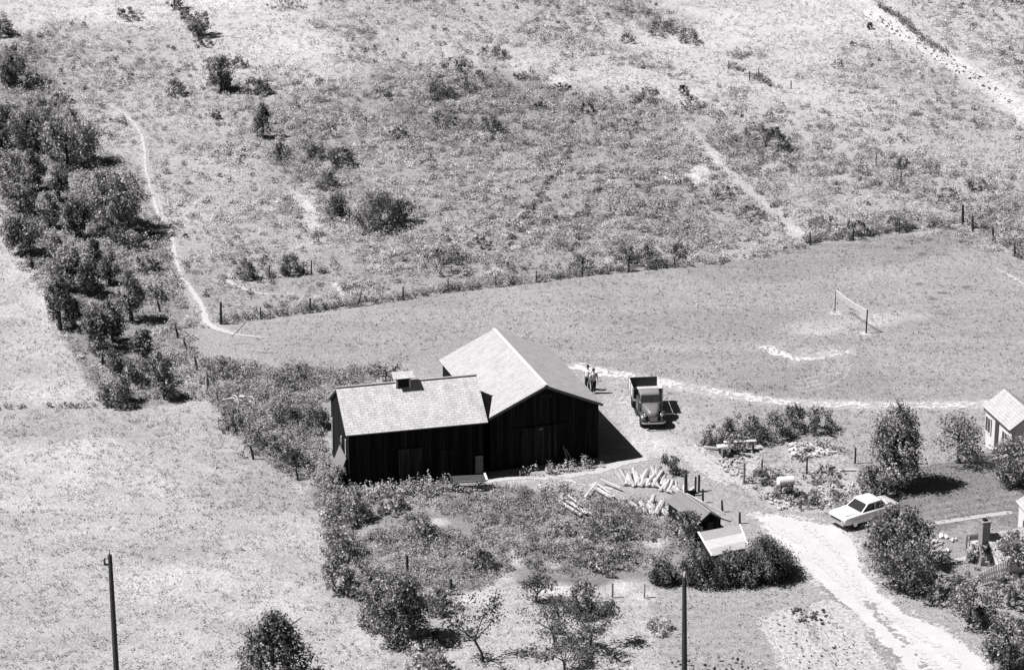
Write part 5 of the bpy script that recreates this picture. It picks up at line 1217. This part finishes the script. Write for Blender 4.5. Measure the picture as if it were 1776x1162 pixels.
mb = MB(); mb.tube([(.3, 0, .5), (-.4, .1, .6), (-1.1, .2, .35)], .05, 7); mb.build('drawbar', MATS['old_metal'], e)
mb = MB()
for k in range(7): x = -.05 + k * .14; mb.tube([(x, .05, .55), (x, .35, .5), (x, .4, .2), (x, .2, .03)], .015, 4)
mb.build('tines', MATS['old_metal'], e)
mb = MB(); mb.box((.35, -.1, .85), (.35, .3, .04)); mb.beam((.35, -.05, .5), (.35, -.1, .84), .04, .04); mb.build('seat', MATS['old_metal'], e)

# ================================================================== PEOPLE
def person(loc, rz, label, shirt, pants, hair, pose, scale=1.0):
    e = empty('person', loc, rz, label=label, cat='person'); e.scale = (scale,) * 3
    verts = []; edges = []; rad = []
    def vtx(p, r_, par=None):
        verts.append(p); rad.append(r_); i = len(verts) - 1
        if par is not None: edges.append((par, i))
        return i
    pel = vtx((0, 0, .95), (.15, .11)); wa = vtx((0, 0, 1.08), (.13, .095), pel); chst = vtx((0, .01, 1.3), (.165, .11), wa); nk0 = vtx((0, 0, 1.45), (.07, .065), chst)
    nk = vtx((0, .01, 1.53), (.05, .05), nk0); hd0 = vtx((0, .02, 1.61), (.075, .09), nk); hd1 = vtx((0, .015, 1.70), (.078, .095), hd0); vtx((0, .01, 1.77), (.05, .06), hd1)
    vtx((0, .12, 1.645), (.012, .012), hd0)
    for s in (-1, 1):
        hip = vtx((s * .1, 0, .88), (.095, .095), pel); kn = vtx((s * .11 + pose.get('step', 0) * 0, .03 + s * pose.get('step', 0), .5), (.06, .06), hip)
        an = vtx((s * .11, -.02 + s * pose.get('step', 0) * 1.2, .09), (.04, .042), kn); vtx((s * .12, .14 + s * pose.get('step', 0) * 1.2, .04), (.04, .03), an)
        sh = vtx((s * .19, 0, 1.4), (.06, .06), chst); el, ha = pose['arm' + ('L' if s < 0 else 'R')]
        el = vtx(el, (.04, .04), sh); wr = vtx(ha, (.027, .025), el)
        d = (Vector(ha) - Vector(verts[el])).normalized(); side = Vector((0, 1, 0)) if abs(d.y) < .8 else Vector((1, 0, 0)); pl = Vector(ha) + d * .06; pi = vtx(tuple(pl), (.035, .018), wr)
        for k, L_ in enumerate((.075, .085, .08, .062)):
            o_ = side * ((k - 1.5) * .02); a = vtx(tuple(pl + d * .05 + o_), (.0085, .0085), pi); b = vtx(tuple(pl + d * (.05 + L_ * .55) + o_ + Vector((-s * .008, 0, 0))), (.008, .008), a); vtx(tuple(pl + d * (.05 + L_) + o_ + Vector((-s * .025, 0, 0))), (.007, .007), b)
        a = vtx(tuple(pl + side * .045), (.011, .011), pi); vtx(tuple(pl + side * .06 + d * .045), (.009, .009), a)
    me = bpy.data.meshes.new('body'); me.from_pydata(verts, edges, []); o = bpy.data.objects.new('body', me); col.objects.link(o); o.parent = e
    md = o.modifiers.new('skin', 'SKIN'); md.use_smooth_shade = True
    sv = me.skin_vertices[0].data if me.skin_vertices else None
    if sv is None:
        bpy.context.view_layer.objects.active = o; o.modifiers.remove(md); md = o.modifiers.new('skin', 'SKIN'); sv = me.skin_vertices[0].data
    for i, r_ in enumerate(rad): sv[i].radius = r_; sv[i].use_root = (i == 0)
    o.modifiers.new('sub', 'SUBSURF').levels = 1; o.modifiers['sub'].render_levels = 2
    me.materials.append(mat('skin', .32))
    def sleeve(name, pts, rs, m, n=12, smooth=True):
        mb = MB(); mb.tube(pts, rs, n); return mb.build(name, m, e, smooth=smooth)
    mb = MB()
    mb.loft([[(hw * math.cos(a), .01 + dp * math.sin(a), z) for a in np.linspace(0, 2 * math.pi, 17)[:-1]] for z, hw, dp in ((.93, .185, .14), (1.08, .165, .13), (1.3, .2, .14), (1.42, .19, .12), (1.48, .09, .08))])
    for s in (-1, 1):
        el = verts[[i for i, v_ in enumerate(verts) if v_ == pose['arm' + ('L' if s < 0 else 'R')][0]][0]]
        mb.tube([(s * .17, 0, 1.41), Vector((s * .19, 0, 1.4)).lerp(Vector(el), .6), el], [.085, .075, .06], 10)
    mb.build('shirt', shirt, e, smooth=True)
    mb = MB()
    mb.loft([[(hw * math.cos(a), dp * math.sin(a), z) for a in np.linspace(0, 2 * math.pi, 17)[:-1]] for z, hw, dp in ((.8, .19, .13), (.9, .195, .14), (.98, .18, .135))])
    for s in (-1, 1):
        st = pose.get('step', 0); mb.tube([(s * .1, 0, .9), (s * .11, .03 + s * st, .5), (s * .11, -.02 + s * st * 1.2, .1)], [.115, .085, .07], 12)
    mb.build('trousers', pants, e, smooth=True)
    mb = MB(); mb.tube([(0, -.012, 1.62), (0, -.008, 1.72), (0, 0, 1.815)], [.098, .108, .05], 14); mb.build('hair', hair, e, smooth=True)
    return e
M_shirt = mat('white_shirt', .6); M_shirt2 = mat('light_shirt', .45); M_pants = mat('dark_trousers', .03); M_hair = mat('dark_hair', .03)
person(V(1019, 676), R(150), 'person in white shirt and dark trousers, nearer the barn roof edge', M_shirt, M_pants, M_hair, {'armL': ((-.3, .02, 1.16), (-.32, .1, .92)), 'armR': ((.32, .0, 1.18), (.2, .2, 1.1))})
person(V(1029, 682), R(200), 'person in light shirt standing at the corner of the barn, right one of the two', M_shirt2, M_pants, M_hair, {'armL': ((-.27, .02, 1.14), (-.3, .06, .88)), 'armR': ((.29, .0, 1.14), (.33, .06, .9)), 'step': .05})

for o in col.objects:
    if o.type == 'MESH' and o.parent is None and 'category' not in o and 'kind' not in o: print('UNTAGGED', o.name)
print('objects', len(col.objects))
